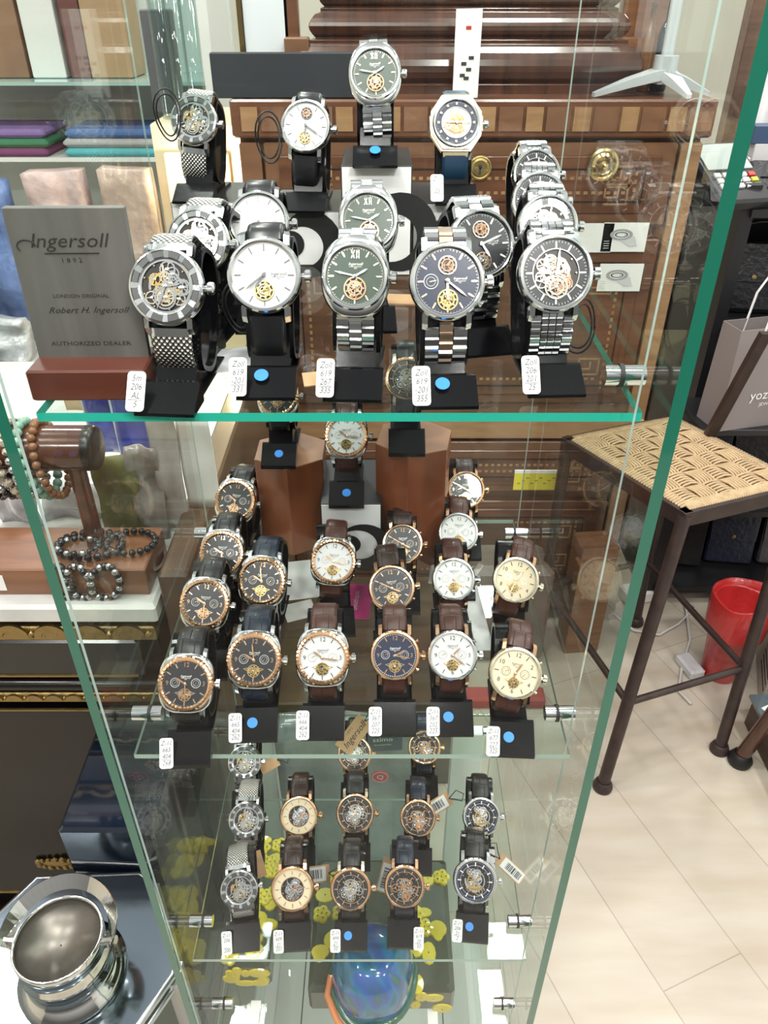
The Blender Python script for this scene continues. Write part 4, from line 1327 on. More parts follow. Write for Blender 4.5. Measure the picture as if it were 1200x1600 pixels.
def lpart(par, name, mb, bevel=0):
    o = mb.build(name, par, bevel=bevel)
    o.location = -par.location
    return o


mb = MB(); mb.box(((MX - 1.7) / 2, (MY0 + MY1) / 2, MZ - .016), (MX + 1.7, MY1 - MY0, .032), MARB, ch=.005); lpart(cb, 'marble_top', mb)
cx0, cx1 = -1.68, MX - .02
mb = MB(); mb.box(((cx0 + cx1) / 2, (MY0 + MY1) / 2 + .02, .45), (cx1 - cx0, MY1 - MY0 - .04, .836), LACQ, ch=.003); lpart(cb, 'body', mb)
fy = MY0 + .012


def frieze(name, z, h, prot, wave):
    mb = MB()
    mb.box(((cx0 + cx1) / 2, fy + .008 - prot / 2, z), (cx1 - cx0 + .02, .016 + prot, h), BRASS, ch=.002)
    n = int((cx1 - cx0) / wave)
    for k in range(n):
        x = cx1 - (k + .5) * wave
        mb.ring(wave * .26, wave * .44, 0, .004, 10, BRASS, T(x, fy - prot, z - h * .2) @ RX(90), 10, 170)
        mb.ball((x + wave * .5, fy - prot, z), wave * .12, BRASS, 6)
    return lpart(cb, name, mb)


frieze('brass_frieze', .842, .026, .004, .055)
mb = MB(); mb.box(((cx0 + cx1) / 2, fy + .004, .790), (cx1 - cx0 - .04, .012, .072), pbr('dark_lacquer_panel', (.010, .009, .008), .22, coat=.2), ch=.004)
mb.box(((cx0 + cx1) / 2, fy - .003, .757), (cx1 - cx0 - .06, .003, .003), BRASS); lpart(cb, 'frieze_panel', mb)
mb = MB(); mb.cyl((cx0, fy, .737), (cx1, fy, .737), .010, LACQ, n=14); lpart(cb, 'moulding', mb)
frieze('brass_frieze', .710, .020, .004, .030)
mb = MB()
for s_, w_ in ((0, 0), ):
    mb.box(((cx0 + cx1) / 2, fy + .002, .42), (cx1 - cx0 - .05, .008, .52), LACQ, ch=.003)
    for z in (.683, .17):
        mb.box(((cx0 + cx1) / 2, fy - .003, z), (cx1 - cx0 - .08, .004, .003), BRASS)
    mb.box((cx1 - .045, fy - .003, .40), (.003, .004, .46), BRASS)
lpart(cb, 'door', mb)
rnd = random.Random(8)
for (x, z, w_, h_) in ((cx1 - .07, .30, .026, .030), (-.60, .27, .035, .012), (-.46, .27, .035, .012)):
    mb = MB()
    mb.ball((x, fy - .004, z), .012, BRASS, 10, (w_ / .012, .4, h_ / .012))
    for k in range(16):
        a = 2 * math.pi * k / 16
        mb.ball((x + w_ * math.cos(a), fy - .006, z + h_ * math.sin(a)), rnd.uniform(.005, .009), BRASS, 6, (1, .6, 1))
    lpart(cb, 'brass_mount', mb)
mb = MB(); mb.box(((cx0 + cx1) / 2, fy + .05, .05), (cx1 - cx0, .12, .10), LACQ); lpart(cb, 'base', mb)

# brown wooden cabinet between the marble table and the chest
mb = MB()
W_BR = wood('brown_cabinet_wood', (.050, .028, .015), (.13, .075, .042), .4, 4, (6, 1, 1))
mb.box((-.288, 1.24, .47), (.04, .86, .94), W_BR, ch=.004)
one('wooden_side_panel', 'plain dark brown wooden panel standing between the marble table and the chest', 'panel', mb)

# block with T-bar bracelet stand
BLK = wood('caramel_wood', (.15, .062, .030), (.26, .115, .055), .3, 5, (1, 8, 8))
mb = MB(); mb.box((0, 0, .0225), (.46, .10, .045), BLK, ch=.002)
blk = one('wooden_block', 'long caramel-brown wooden block lying on the marble top', 'block', mb, (-.555, MY0 + .075, MZ))
mb = MB(); mb.box((0, 0, 0), (.032, .001, .026), PAPER)
lb = mb.build('paper_label', blk); lb.location = (.018, -.0508, .022)

ts = thing('bracelet_stand', 'dark reddish wooden T-bar stand for bracelets on the wooden block', 'bracelet stand', (-.415, MY0 + .085, MZ + .046))
TB = wood('polished_tbar_wood', (.045, .014, .008), (.12, .038, .020), .2, 5, (1, 8, 8), coat=.5)
pt_ = at_y(95, 700, MY0 + .07)
b0 = at_y(148, 838, MY0 + .085)
ts.location = (b0.x, MY0 + .085, MZ + .045)
TOPZ = at_y(120, 700, MY0 + .085).z
mb = MB(); mb.lathe([(.013, 0), (.012, .02), (.0115, TOPZ - ts.location.z - .01)], 20, TB, smooth=True, cap=True); mb.build('post', ts)
xr = at_y(155, 705, MY0 + .085).x - ts.location.x
mb = MB(); mb.cyl((-.30, 0, TOPZ - ts.location.z), (xr - .006, 0, TOPZ - ts.location.z), .030, TB, n=32)
mb.lathe([(.0302, -.008), (.0302, 0), (.0285, .004), (.025, .006), (.001, .0065)], 32, pbr('dark_bar_end', (.012, .006, .004), .3), T(xr - .006, 0, TOPZ - ts.location.z) @ RY(90), smooth=True)
mb.build('bar', ts)


def beads(mb, c, ra, rb, plane, r, mats, seed=0, tilt=0):
    rnd = random.Random(seed)
    per = 2 * math.pi * math.sqrt((ra * ra + rb * rb) / 2)
    n = int(per / (2 * r * .93))
    for k in range(n):
        a = 2 * math.pi * k / n
        u, v = ra * math.cos(a), rb * math.sin(a)
        p = Vector((tilt * v + rnd.uniform(-.001, .001), u, v)) if plane == 'x' else Vector((u, v, tilt * u))
        mb.ball(Vector(c) + p, r, rnd.choice(mats), 8)


B_HEM = pbr('hematite', (.06, .06, .065), .12, .9)
B_BLK = pbr('black_bead', (.008, .008, .008), .15, coat=.5)
B_SIL = pbr('silver_bead', (.5, .5, .5), .2, .9)
B_IV = pbr('ivory_bead', (.55, .48, .36), .4, noise=(300, (.12, .10, .07), 2))
B_GRN = pbr('pale_green_bead', (.22, .38, .30), .3)
B_BRN = pbr('brown_bead', (.22, .09, .04), .3)
bx = ts.location.x
BZ = TOPZ
specs = [(-.035, [B_BRN], .0052, 'brown round-bead bracelet nearest the end of the wooden bar'),
         (-.052, [B_GRN], .0060, 'pale green bead bracelet hanging on the wooden bar'),
         (-.068, [B_SIL, B_IV], .0050, 'silver and ivory bead bracelet beside the green one'),
         (-.084, [B_IV], .0062, 'speckled ivory bead bracelet on the wooden bar'),
         (-.102, [B_SIL, B_BLK], .0056, 'black and silver bead bracelet on the wooden bar'),
         (-.122, [B_BLK], .0066, 'black bead bracelet furthest left on the wooden bar'),
         (-.145, [B_BLK, B_BRN], .006, 'dark mixed-bead bracelet at the left edge on the wooden bar')]
for i, (dx, ms, r, lab) in enumerate(specs):
    mb = MB()
    beads(mb, (0, 0, 0), .038, .052, 'x', r * 1.12, ms, i, tilt=-.15 - .03 * i)
    one('bead_bracelet', lab, 'bracelet', mb, (bx + dx + .004, ts.location.y, BZ + .0305 - .047), group='bead bracelets on the bar')
# strands draped round the foot of the stand
for i, (dx, dy, ra, rb, r, ms, lab) in enumerate(((-.004, -.012, .045, .030, .0058, [B_HEM, B_BLK], 'dark metallic bead bracelet lying round the foot of the bracelet stand'),
                                                  (.052, -.006, .034, .026, .0052, [B_BLK, B_HEM], 'black bead bracelet lying on the block to the right of the stand'),
                                                  (-.012, -.030, .028, .018, .0048, [B_HEM, B_SIL], 'small dark bead bracelet at the front of the bracelet stand'))):
    mb = MB()
    beads(mb, (0, 0, 0), ra, rb, 'z', r, ms, i + 20, 0)
    one('bead_bracelet', lab, 'bracelet', mb, (bx + dx, ts.location.y + dy, MZ + .045 + .0065 + .011 * (i == 2)), group='dark bead bracelets round the stand')
for i, (dx, ms, lab) in enumerate(((-.030, [B_BLK], 'black bead loop hanging over the front of the wooden block'), (-.006, [B_SIL, B_HEM], 'silver-grey bead loop hanging over the front of the wooden block'), (.030, [B_HEM, B_SIL], 'dark silvery bead loop leaning right over the block edge'))):
    mb = MB()
    n = 22
    for k in range(n):
        a = 2 * math.pi * k / n
        x = .013 * math.cos(a) * (1 + .3 * i)
        z = .026 * math.sin(a) - .006
        y = -.002 if z < .014 else -.002 + (z - .014) * 1.2
        mb.ball((x + .2 * z * (1 if i == 2 else -.3), y, min(z, .018)), .0052, ms[k % len(ms)], 8)
    one('bead_bracelet', lab, 'bracelet', mb, (bx + dx, MY0 + .018, MZ + .034), group='dark bead bracelets round the stand')
# round dark dish
mb = MB(); mb.lathe([(.001, .002), (.030, .002), (.038, .006), (.042, .012), (.043, .012), (.040, .004), (.030, 0), (.001, 0)], 40, pbr('smoked_dish', (.03, .02, .015), .12, coat=.8), smooth=True)
mb.ring(.0385, .0435, .011, .0135, 40, STEEL)
p = at_z(232, 868, MZ + .02)
one('round_dish', 'round smoked dish with a shiny silver rim at the end of the wooden block', 'dish', mb, (p.x - .018, p.y + .0, MZ + .0))

# plastic bags and packets standing on the marble further back
BAG = pbr('clear_plastic_bag', (.62, .64, .66), .18, coat=.8, noise=(22, (.32, .33, .35), 1.3), bump=(18, 1.0))


def sheet(w_, h, m, seed, amp=.012, nx=9, ny=9, thick=.004):
    rnd = random.Random(seed)
    ph = [rnd.uniform(0, 6.28) for _ in range(6)]
    mb = MB()

    def off(u, v):
        return amp * (math.sin(3 * u + 5 * v + ph[0]) + .7 * math.sin(9 * u + ph[1]) * math.cos(5 * v + ph[2]) + .5 * math.sin(13 * v + ph[3]))
    fr, bk = [], []
    for j in range(ny + 1):
        for i in range(nx + 1):
            u, v = i / nx, j / ny
            y = off(u, v)
            fr.append(((u - .5) * w_, y - thick / 2, v * h)); bk.append(((u - .5) * w_, y + thick / 2, v * h))
    N = len(fr)
    fs = []
    W1 = nx + 1
    for j in range(ny):
        for i in range(nx):
            a = j * W1 + i
            fs.append((a, a + 1, a + 1 + W1, a + W1)); fs.append((N + a, N + a + W1, N + a + 1 + W1, N + a + 1))
    for i in range(nx):
        fs.append((i, N + i, N + i + 1, i + 1)); a = ny * W1 + i; fs.append((a, a + 1, N + a + 1, N + a))
    for j in range(ny):
        a = j * W1; fs.append((a, a + W1, N + a + W1, N + a)); a = j * W1 + nx; fs.append((a, N + a, N + a + W1, a + W1))
    mb.add(fr + bk, fs, m, True)
    return mb


def lay(px0, py0, px1, py1, z, m, lab, name, cat, seed, group, amp=.006, y=None, thick=.004):
    """standing sheet between two photo corners, its foot on height z"""
    c = at_z((px0 + px1) / 2, py1, z) if y is None else at_y((px0 + px1) / 2, py1, y)
    yy = c.y
    a, b = at_y(px0, py1, yy), at_y(px1, py1, yy)
    t = at_y(px0, py0, yy)
    base = z if y is None else min(a.z, 9)
    o = one(name, lab, cat, sheet(b.x - a.x, t.z - base, m, seed, amp, thick=thick), (c.x, yy, base), group=group)
    return o


lay(0, 690, 70, 822, MZ, BAG, 'grey crumpled clear plastic bag behind the left end of the block', 'plastic_bag', 'bag', 1, 'clear plastic bags on the marble top', .010)
lay(70, 745, 190, 815, MZ, pbr('white_film', (.75, .76, .78), .2, coat=.6, noise=(14, (.45, .46, .48), 1.2), bump=(14, .8)), 'white crumpled plastic film behind the bracelet stand', 'plastic_bag', 'bag', 2, 'clear plastic bags on the marble top', .012)
BLUEP = pbr('blue_packet', (.030, .055, .33), .2, coat=.9, noise=(26, (.012, .022, .17), 1.4), bump=(20, .7))
for (q, lab, s_) in (((150, 600, 202, 705), 'glossy blue packet hanging left of its twin behind the bracelet bar', 4), ((197, 590, 250, 722), 'glossy blue packet hanging lower, right of its twin', 5)):
    c = at_y((q[0] + q[2]) / 2, q[3], 1.12)
    a, b, t = at_y(q[0], q[3], 1.12), at_y(q[2], q[3], 1.12), at_y(q[0], q[1], 1.12)
    o = thing('blue_packet', lab, 'packet', (c.x, 1.12 - .006 * (s_ == 5), c.z), R(3), 'blue packets')
    sheet(b.x - a.x, t.z - c.z, BLUEP, s_, .002, thick=.008).build('packet', o)
    e = MB(); w2 = (b.x - a.x) / 2 + .002
    e.tube([(-w2, 0, t.z - c.z), (-w2, 0, 0), (w2, 0, -.001), (w2, 0, t.z - c.z)], .0022, pbr('clear_rim', (.5, .55, .65), .2), n=6); e.build('sealed_rim', o)
OLIVE = pbr('olive_strip', (.10, .095, .03), .5, noise=(12, (.19, .18, .05), 1))
lay(168, 712, 235, 838, MZ, OLIVE, 'olive-green cloth strip hanging below the blue packets', 'cloth_strip', 'cloth', 6, None, .006)
GREYB = pbr('grey_film', (.30, .27, .25), .25, coat=.6, noise=(20, (.15, .12, .10), 1.2), bump=(20, .8))
lay(222, 700, 268, 838, MZ, GREYB, 'long grey translucent sleeve beside the olive strip', 'plastic_sleeve', 'sleeve', 7, 'tall sleeves behind the stand', .006)
lay(262, 640, 300, 830, MZ, pbr('taupe_film', (.30, .25, .22), .3, coat=.5, noise=(20, (.42, .40, .38), 1.2)), 'taupe sleeve at the right end of the marble top', 'plastic_sleeve', 'sleeve', 8, 'tall sleeves behind the stand', .006)
lay(296, 650, 345, 790, .94, pbr('white_price_sheet', (.62, .60, .56), .5), 'off-white paper sheet behind the sleeves', 'paper_sheet', 'paper', 9, None, .002)
lay(105, 560, 160, 640, MZ + .12, pbr('cardboard_tan', (.42, .28, .17), .6), 'tan card sheet behind the wooden bar', 'card_sheet', 'card', 10, None, .002, y=1.3)

# ------------------------------------------------------------------ far left: counter with stock and a hanging rail
ct = thing('shop_counter', 'white counter with grey top standing left behind the sign', 'counter', (-1.1, 2.1, 0))
CW = pbr('counter_white', (.72, .72, .70), .4)
mb = MB(); mb.box((-1.26, 2.15, .40), (1.3, .7, .80), CW, ch=.004); lpart(ct, 'body', mb)
mb = MB(); mb.box((-1.26, 2.13, .82), (1.36, .78, .035), pbr('counter_grey', (.45, .45, .43), .3), ch=.006); lpart(ct, 'worktop', mb)
CTZ = .838
# display shelf unit behind it
su = thing('wall_shelf_unit', 'pale shelf unit with glass shelves on the left behind the counter', 'shelf unit', (-1.2, 2.7, 0))
mb = MB(); mb.box((-1.25, 2.98, 1.0), (1.5, .03, 2.0), pbr('pale_back_panel', (.66, .69, .66), .5)); lpart(su, 'back_panel', mb)
for x in (-1.98, -.52):
    mb = MB(); mb.box((x, 2.8, 1.0), (.03, .36, 2.0), CW); lpart(su, 'side_panel', mb)
SHZ = 1.352
mb = MB(); mb.box((-1.25, 2.81, SHZ), (1.43, .33, .010), pbr('frosted_shelf', (.35, .50, .47), .15, coat=.5)); lpart(su, 'shelf', mb)
mb = MB(); mb.box((-1.25, 2.81, 1.14), (1.43, .33, .012), CW); lpart(su, 'shelf', mb)
CARD1 = pbr('brown_carton', (.30, .17, .10), .5, noise=(9, (.20, .11, .07), 1))
CARD2 = pbr('tan_carton', (.44, .29, .17), .5, noise=(9, (.34, .22, .12), 1))
CARD3 = pbr('maroon_carton', (.14, .05, .045), .4)
for i, (px0, px1, h, m, lab) in enumerate(((-20, 46, .30, CARD1, 'brown carton at the far left on the glass wall shelf'), (52, 104, .36, CW, 'white carton standing between brown ones on the glass wall shelf'),
                                           (112, 142, .36, CARD3, 'narrow maroon carton on the glass wall shelf'), (144, 208, .34, CARD2, 'tan carton at the right end of the glass wall shelf'))):
    y = 2.74
    a, b = at_y(px0, 120, y), at_y(px1, 120, y)
    mb = MB(); mb.box((0, 0, h / 2), (b.x - a.x, .16, h), m, ch=.003)
    one('carton', lab, 'box', mb, ((a.x + b.x) / 2, y + .08, SHZ + .006), group='cartons on the wall shelf')
# folded textiles on the lower shelf
cols = [('purple', (.18, .05, .14)), ('green', (.05, .20, .10)), ('violet', (.22, .14, .35)), ('turquoise', (.08, .40, .45)), ('grey', (.4, .4, .4)), ('blue', (.06, .14, .34))]
rnd = random.Random(3)
for i, (cn, cc) in enumerate(cols):
    mb = MB(); mb.box((0, 0, .0), (.30 + .04 * rnd.random(), .22, .026), pbr('cloth_' + cn, cc, .8, bump=(40, .4)), ch=.010)
    stack = i % 3
    col_ = i // 3
    one('folded_scarf', cn + ' folded scarf ' + ('in the left stack' if col_ == 0 else 'in the right stack') + ' on the low wall shelf', 'scarf', mb, (-1.22 + .37 * col_, 2.76, 1.146 + .0135 + .027 * stack), group='folded scarves')
# stock bags on the counter
for i, (x, y, h, cc, lab) in enumerate(((-.62, 1.98, .40, (.30, .22, .18), 'brownish crumpled bag at the right end of the counter'), (-.78, 1.95, .40, (.28, .20, .19), 'mauve-brown crumpled bag on the counter'),
                                        (-.96, 1.93, .38, (.05, .09, .22), 'dark blue crumpled bag on the counter'), (-1.08, 1.94, .38, (.42, .36, .06), 'yellow patterned bag on the counter'), (-1.2, 1.96, .36, (.03, .22, .24), 'teal bag at the far left of the counter'))):
    mb = sheet(.125, h, pbr('bag_cloth_%d' % i, cc, .4, noise=(16, tuple(min(1, c * 1.8 + .05) for c in cc), 1.4), bump=(24, .8)), 30 + i, .012, thick=.06)
    one('stock_bag', lab, 'bag', mb, (x, y, CTZ), group='bags of stock on the counter')
# round glass table edge & white heap in front of the sign's left
for i, (px, py, w_, h, y, lab) in enumerate(((10, 470, .22, .12, 1.83, 'white crumpled plastic heap left of the dealer sign'), (-10, 560, .20, .10, 1.78, 'lower white crumpled plastic heap at the left edge'))):
    p = at_z(px, py, CTZ)
    mb = sheet(w_, h, BAG, 50 + i, .014, thick=.05)
    one('plastic_heap', lab, 'bag', mb, (p.x, min(p.y, 1.86) , CTZ))
# tall lit cream cupboard between the shelves and the chest
lc = thing('lit_cupboard', 'cream cupboard with warm lights inside, just left of the chest', 'cupboard', (-.46, 2.1, 0))
CRM = pbr('cream_cupboard_paint', (.66, .56, .38), .45)
a, b = at_y(250, 300, 2.0).x, -.305
mb = MB(); mb.box(((a + b) / 2, 2.15, .665), (b - a, .30, 1.33), CRM, ch=.003); lpart(lc, 'body', mb)
mb = MB(); mb.box(((a + b) / 2 - .02, 1.992, .72), (b - a - .09, .016, 1.1), pbr('cream_door', (.72, .64, .46), .35), ch=.004); lpart(lc, 'door', mb)
for i, (px, py) in enumerate(((335, 262), (400, 688))):
    p = at_y(px, py, 1.97 if i == 0 else 1.93)
    mb = MB(); mb.lathe([(.001, 0), (.022, .0), (.022, .02), (.015, .02), (.001, .018)], 20, pbr('warm_lamp', (1, .9, .7), .4, emit=((1, .82, .55), 12)), RX(90)); o = mb.build('lamp', lc)
    o.location = Vector((min(p.x, b - .03), 1.985, p.z)) - lc.location
    ld = bpy.data.lights.new('cupboard_glow', 'POINT'); ld.energy = 4.5; ld.color = (1, .8, .5); ld.shadow_soft_size = .02
    lo = bpy.data.objects.new('cupboard_glow', ld); COL.objects.link(lo); lo.location = (min(p.x, b - .02), 1.93, p.z)
# stacked clear tumblers / acrylic rods by the upper left
for i, (px, lab) in enumerate(((262, 'leftmost clear acrylic tube on the cream cupboard'), (285, 'middle clear acrylic tube on the cream cupboard'), (308, 'rightmost clear acrylic tube on the cream cupboard'))):
    p = at_y(px, 140, 2.08)
    mb = MB(); mb.lathe([(.020, 0), (.020, .36), (.017, .36), (.017, .004), (.001, .004)], 20, glass('acrylic', (.85, .9, .9), 1.5), smooth=True)
    one('acrylic_tube', lab, 'tube', mb, (p.x, 2.08, 1.331), group='clear acrylic tubes')
mb = MB(); mb.box((0, 0, .11), (.07, .05, .22), pbr('charcoal_box', (.10, .10, .11), .4), ch=.003)
p = at_y(250, 60, 2.2); one('charcoal_box', 'charcoal box standing upright left of the acrylic tubes', 'box', mb, (p.x, 2.2, 1.331))

# ------------------------------------------------------------------ lower left: black lacquer stool, chrome trunk and ice bucket
bs = thing('lacquer_box', 'glossy black lacquer box with a reflective top in front of the cabinet', 'box', (0, 0, 0))
GL_ = pbr('mirror_black', (.003, .005, .009), .08, coat=.4, noise=(4, (.008, .015, .030), 1))
q0, q1 = at_z(88, 1298, .665), at_z(238, 1292, .665)
yb = MY0 - .008
bs.location = ((q0.x + q1.x) / 2, (q0.y + yb) / 2, 0)
mb = MB(); mb.box((0, 0, .3425), (q1.x - q0.x, yb - q0.y, .645), GL_, ch=.005); mb.build('body', bs)
mb = MB(); mb.box((0, 0, .01), (q1.x - q0.x - .02, yb - q0.y - .02, .02), LACQ); mb.build('foot', bs)

tz = .575
cs = [at_z(-90, 1500, tz), at_z(62, 1358, tz), at_z(222, 1352, tz), at_z(240, 1365, tz), at_z(276, 1488, tz), at_z(272, 1505, tz), at_z(150, 1680, tz), at_z(-90, 1690, tz)]
tr = thing('chrome_trunk', 'mirror-finished metal trunk with rounded corners at the lower left', 'trunk', (0, 0, 0))
poly = [(c.x, c.y) for c in cs]
cxm = sum(p[0] for p in poly) / len(poly); cym = sum(p[1] for p in poly) / len(poly)
tr.location = (cxm, cym - .012, 0)
poly = [(x - cxm, y - cym) for x, y in poly][::-1]
MIR = pbr('mirror_steel', (.26, .32, .37), .10, 1, bump=(5, .10))
ALU = pbr('aluminium_trim', (.62, .64, .65), .3, 1)
area = sum(poly[i][0] * poly[(i + 1) % len(poly)][1] - poly[(i + 1) % len(poly)][0] * poly[i][1] for i in range(len(poly)))
if area < 0:
    poly = poly[::-1]
mb = MB(); mb.prism([(x * .985, y * .985) for x, y in poly], tz - .012, tz, MIR); mb.build('lid', tr, bevel=.003)
mb = MB(); mb.tube([(x, y, tz - .006) for x, y in poly], .0055, ALU, n=8, closed=True); mb.tube([(x, y, tz - .030) for x, y in poly], .005, ALU, n=8, closed=True); mb.build('trim', tr)
mb = MB(); mb.prism([(x * .97, y * .97) for x, y in poly], .02, tz - .012, pbr('trunk_side', (.20, .19, .17), .35, .6)); mb.build('body', tr)
mb = MB()
for x, y in poly[:5]:
    mb.box((x * .985, y * .985, (tz) / 2), (.016, .016, tz - .03), ALU)
mb.build('corner_strip', tr)

ib = thing('ice_bucket', 'round polished metal bucket with a flat swing handle on the chrome trunk', 'bucket', (0, 0, tz))
c = at_z(90, 1466, tz + .085)
ib.location = (c.x, c.y + .0, tz)
BUK = pbr('bucket_steel', (.72, .72, .68), .09, 1, bump=(9, .05))
rb = .051
mb = MB()
mb.lathe([(.001, .0), (rb * 1.25, 0), (rb * 1.28, .006), (rb * 1.05, .012), (rb * .96, .02), (rb * .95, .038), (rb * 1.04, .042), (rb * 1.04, .050), (rb * .97, .054), (rb * .97, .068), (rb * 1.03, .073), (rb * 1.03, .086), (rb * .99, .088), (rb * .96, .084)], 56, BUK, smooth=True)
mb.lathe([(rb * .96, .084), (rb * .93, .070), (.001, .068)], 56, pbr('bucket_inside', (.20, .19, .165), .35, .8, noise=(40, (.13, .12, .10), 1)), smooth=True)
mb.build('body', ib)
mb = MB()
rings = []
for k in range(33):
    a = R(-12 + 204 * k / 32)
    rr = rb * 1.24
    p = Vector((rr * math.cos(a), rr * .95 * math.sin(a) + .004, .084 + rr * .22 * math.sin(a)))
    tdir = Vector((-math.sin(a), .6 * math.cos(a), .5 * math.cos(a))).normalized()
    wd = Vector((.62 * math.cos(a), .62 * math.sin(a), .78)) * .0095
    th_ = tdir.cross(wd).normalized() * .0010
    rings.append([tuple(p - wd - th_), tuple(p + wd - th_), tuple(p + wd + th_), tuple(p - wd + th_)])
mb.loft(rings, BUK)
mb.build('handle', ib)
for sx in (-1, 1):
    mb = MB(); mb.cyl((sx * rb * 1.0, 0, .078), (sx * rb * 1.36, 0, .082), .005, BUK, n=12); mb.build('hinge_pin', ib)

# ------------------------------------------------------------------ right: bar stool with woven rope seat
SH = 0.72
pl, pb_, pf = at_z(888, 684, SH), at_z(1052, 652, SH), at_z(1072, 797, SH)
pr = pf + (pb_ - pl) * 1.0
ROPE1 = pbr('straw_rope', (.36, .25, .135), .85, noise=(60, (.52, .39, .23), 1))
IRON = pbr('brown_iron', (.028, .017, .015), .42, .2, noise=(30, (.055, .036, .032), 1))
ctr = (pl + pb_ + pf + pr) / 4
stl = thing('bar_stool', 'brown metal bar stool with a woven straw rope seat', 'stool', (ctr.x, ctr.y, 0))
q = [Vector((p.x - ctr.x, p.y - ctr.y, SH)) for p in (pl, pf, pr, pb_)]
mb = MB()
for i in range(4):
    a, b = q[i], q[(i + 1) % 4]
    d = (b - a).normalized(); s_ = d.cross(Vector((0, 0, 1)))
    for off, z0, z1 in ((0, -.035, 0), (.0, 0, 0)):
        if z1 == z0: continue
        mb.loft([[tuple(p + s_ * w_ + Vector((0, 0, z))) for w_, z in ((-.011, -.036), (.011, -.036), (.011, 0), (-.011, 0))] for p in (a - d * .011, b + d * .011)], IRON)
mb.build('seat_frame', stl, bevel=.002)
# woven seat: little bundles of strands in a basket pattern
mb = MB()
n = 6
u_, v_ = (q[1] - q[0]), (q[3] - q[0])
def sp(u, v, h=0):
    return q[0] + u_ * u + v_ * v + Vector((0, 0, h))
mar = .055
for i in range(n):
    for j in range(n):
        u0, u1 = mar + (1 - 2 * mar) * i / n, mar + (1 - 2 * mar) * (i + 1) / n
        v0, v1 = mar + (1 - 2 * mar) * j / n, mar + (1 - 2 * mar) * (j + 1) / n
        along_u = (i + j) % 2 == 0
        ns = 6
        for k in range(ns):
            f = (k + .5) / ns
            if along_u:
                e0, e1 = u0 - .012, u1 + .012
                pts = [sp(e0 + (e1 - e0) * t, v0 + (v1 - v0) * f, -.004 + .010 * math.sin(math.pi * t) ** .6) for t in (0, .2, .5, .8, 1)]
            else:
                e0, e1 = v0 - .012, v1 + .012
                pts = [sp(u0 + (u1 - u0) * f, e0 + (e1 - e0) * t, -.004 + .010 * math.sin(math.pi * t) ** .6) for t in (0, .2, .5, .8, 1)]
            mb.tube(pts, .0030, ROPE1, n=5)
for i in range(4):     # wrapping of the frame edge
    a, b = sp(*((.03, .03), (.97, .03), (.97, .97), (.03, .97))[i]), sp(*((.97, .03), (.97, .97), (.03, .97), (.03, .03))[i])
    for k in range(46):
        p = a.lerp(b, (k + .5) / 46)
        dd = (b - a).normalized().cross(Vector((0, 0, 1)))
        mb.tube([p + dd * .012 + Vector((0, 0, -.012)), p + dd * .010 + Vector((0, 0, .001)), p - dd * .012 + Vector((0, 0, .003))], .0034, ROPE1, n=5)
mb.add([sp(.03, .03, -.01), sp(.97, .03, -.01), sp(.97, .97, -.01), sp(.03, .97, -.01)], [(0, 1, 2, 3)], pbr('rope_underside', (.20, .13, .07), .9))
mb.build('woven_seat', stl)
feet = [at_z(838, 1006, .02), at_z(943, 1222, .02), at_z(1126, 1164, .02), None]
feet = [Vector((p.x - ctr.x, p.y - ctr.y, 0)) if p is not None else None for p in feet]
feet[3] = feet[0] + feet[2] - feet[1]
legs = []
for i in range(4):
    mb = MB()
    a = q[i] * 1.0; a.z = SH - .012
    b = feet[i]
    mb.cyl((b.x, b.y, .02), tuple(a), .0145, IRON, n=16)
    lg_ = mb.build('leg', stl)
    m2 = MB(); m2.lathe([(.001, 0), (.023, 0), (.024, .008), (.019, .022), (.015, .026)], 20, pbr('dark_rubber_foot', (.035, .02, .018), .5), T(b.x, b.y, 0), smooth=True)
    m2.build('foot', lg_)
    legs.append((Vector((b.x, b.y, .02)), a))
mb = MB()
for i in range(4):
    h1 = .24
    pa = legs[i][0].lerp(legs[i][1], h1 / SH); pc = legs[(i + 1) % 4][0].lerp(legs[(i + 1) % 4][1], h1 / SH)
    mb.cyl(tuple(pa), tuple(pc), .0085, IRON, n=12)
mb.build('footrest', stl)
# back posts rising from the rear corners
pt3 = at_z(1197, 520, 1.0)
for a, tgt in ((q[3].lerp(q[2], .30) + Vector((0, 0, -.02)), Vector((pt3.x - ctr.x, pt3.y - ctr.y, 1.0))), (q[2] + Vector((0, 0, -.02)), q[2] + Vector((.09, -.01, .28)))):
    mb = MB()
    mb.loft([[tuple(p + Vector((x * s_, y * s_, 0))) for x, y in ((-.013, -.010), (.013, -.010), (.013, .010), (-.013, .010))] for p, s_ in ((a, 1), (tgt, .9))], IRON)
    mb.build('back_post', stl, bevel=.002)

# ------------------------------------------------------------------ right: dark shelving with purses
shf = thing('dark_shelving', 'black stepped shelving full of purses behind the stool', 'shelving', (1.25, 2.0, 0))
BK = pbr('shelving_black', (.012, .012, .014), .4)
mb = MB(); mb.box((1.27, 2.16, .62), (.92, .05, 1.24), BK); lpart(shf, 'back_board', mb)
mb = MB(); mb.box((.83, 2.0, .60), (.03, .34, 1.20), BK); lpart(shf, 'side_board', mb)
mb = MB(); mb.box((1.72, 2.0, .60), (.03, .34, 1.20), BK); lpart(shf, 'side_board', mb)
SZ = (.06, .34, .62, .89, 1.17)
for z in SZ:
    mb = MB(); mb.box((1.27, 1.98, z), (.87, .32, .018), BK); lpart(shf, 'shelf', mb)
LEA = [pbr('purse_black', (.012, .012, .014), .30, coat=.4, bump=(60, .3)), pbr('purse_navy', (.012, .016, .035), .35, coat=.3, bump=(60, .3)), pbr('purse_espresso', (.035, .018, .012), .35, coat=.3, bump=(60, .3)), pbr('purse_grey', (.05, .05, .055), .4, coat=.3, bump=(60, .3))]
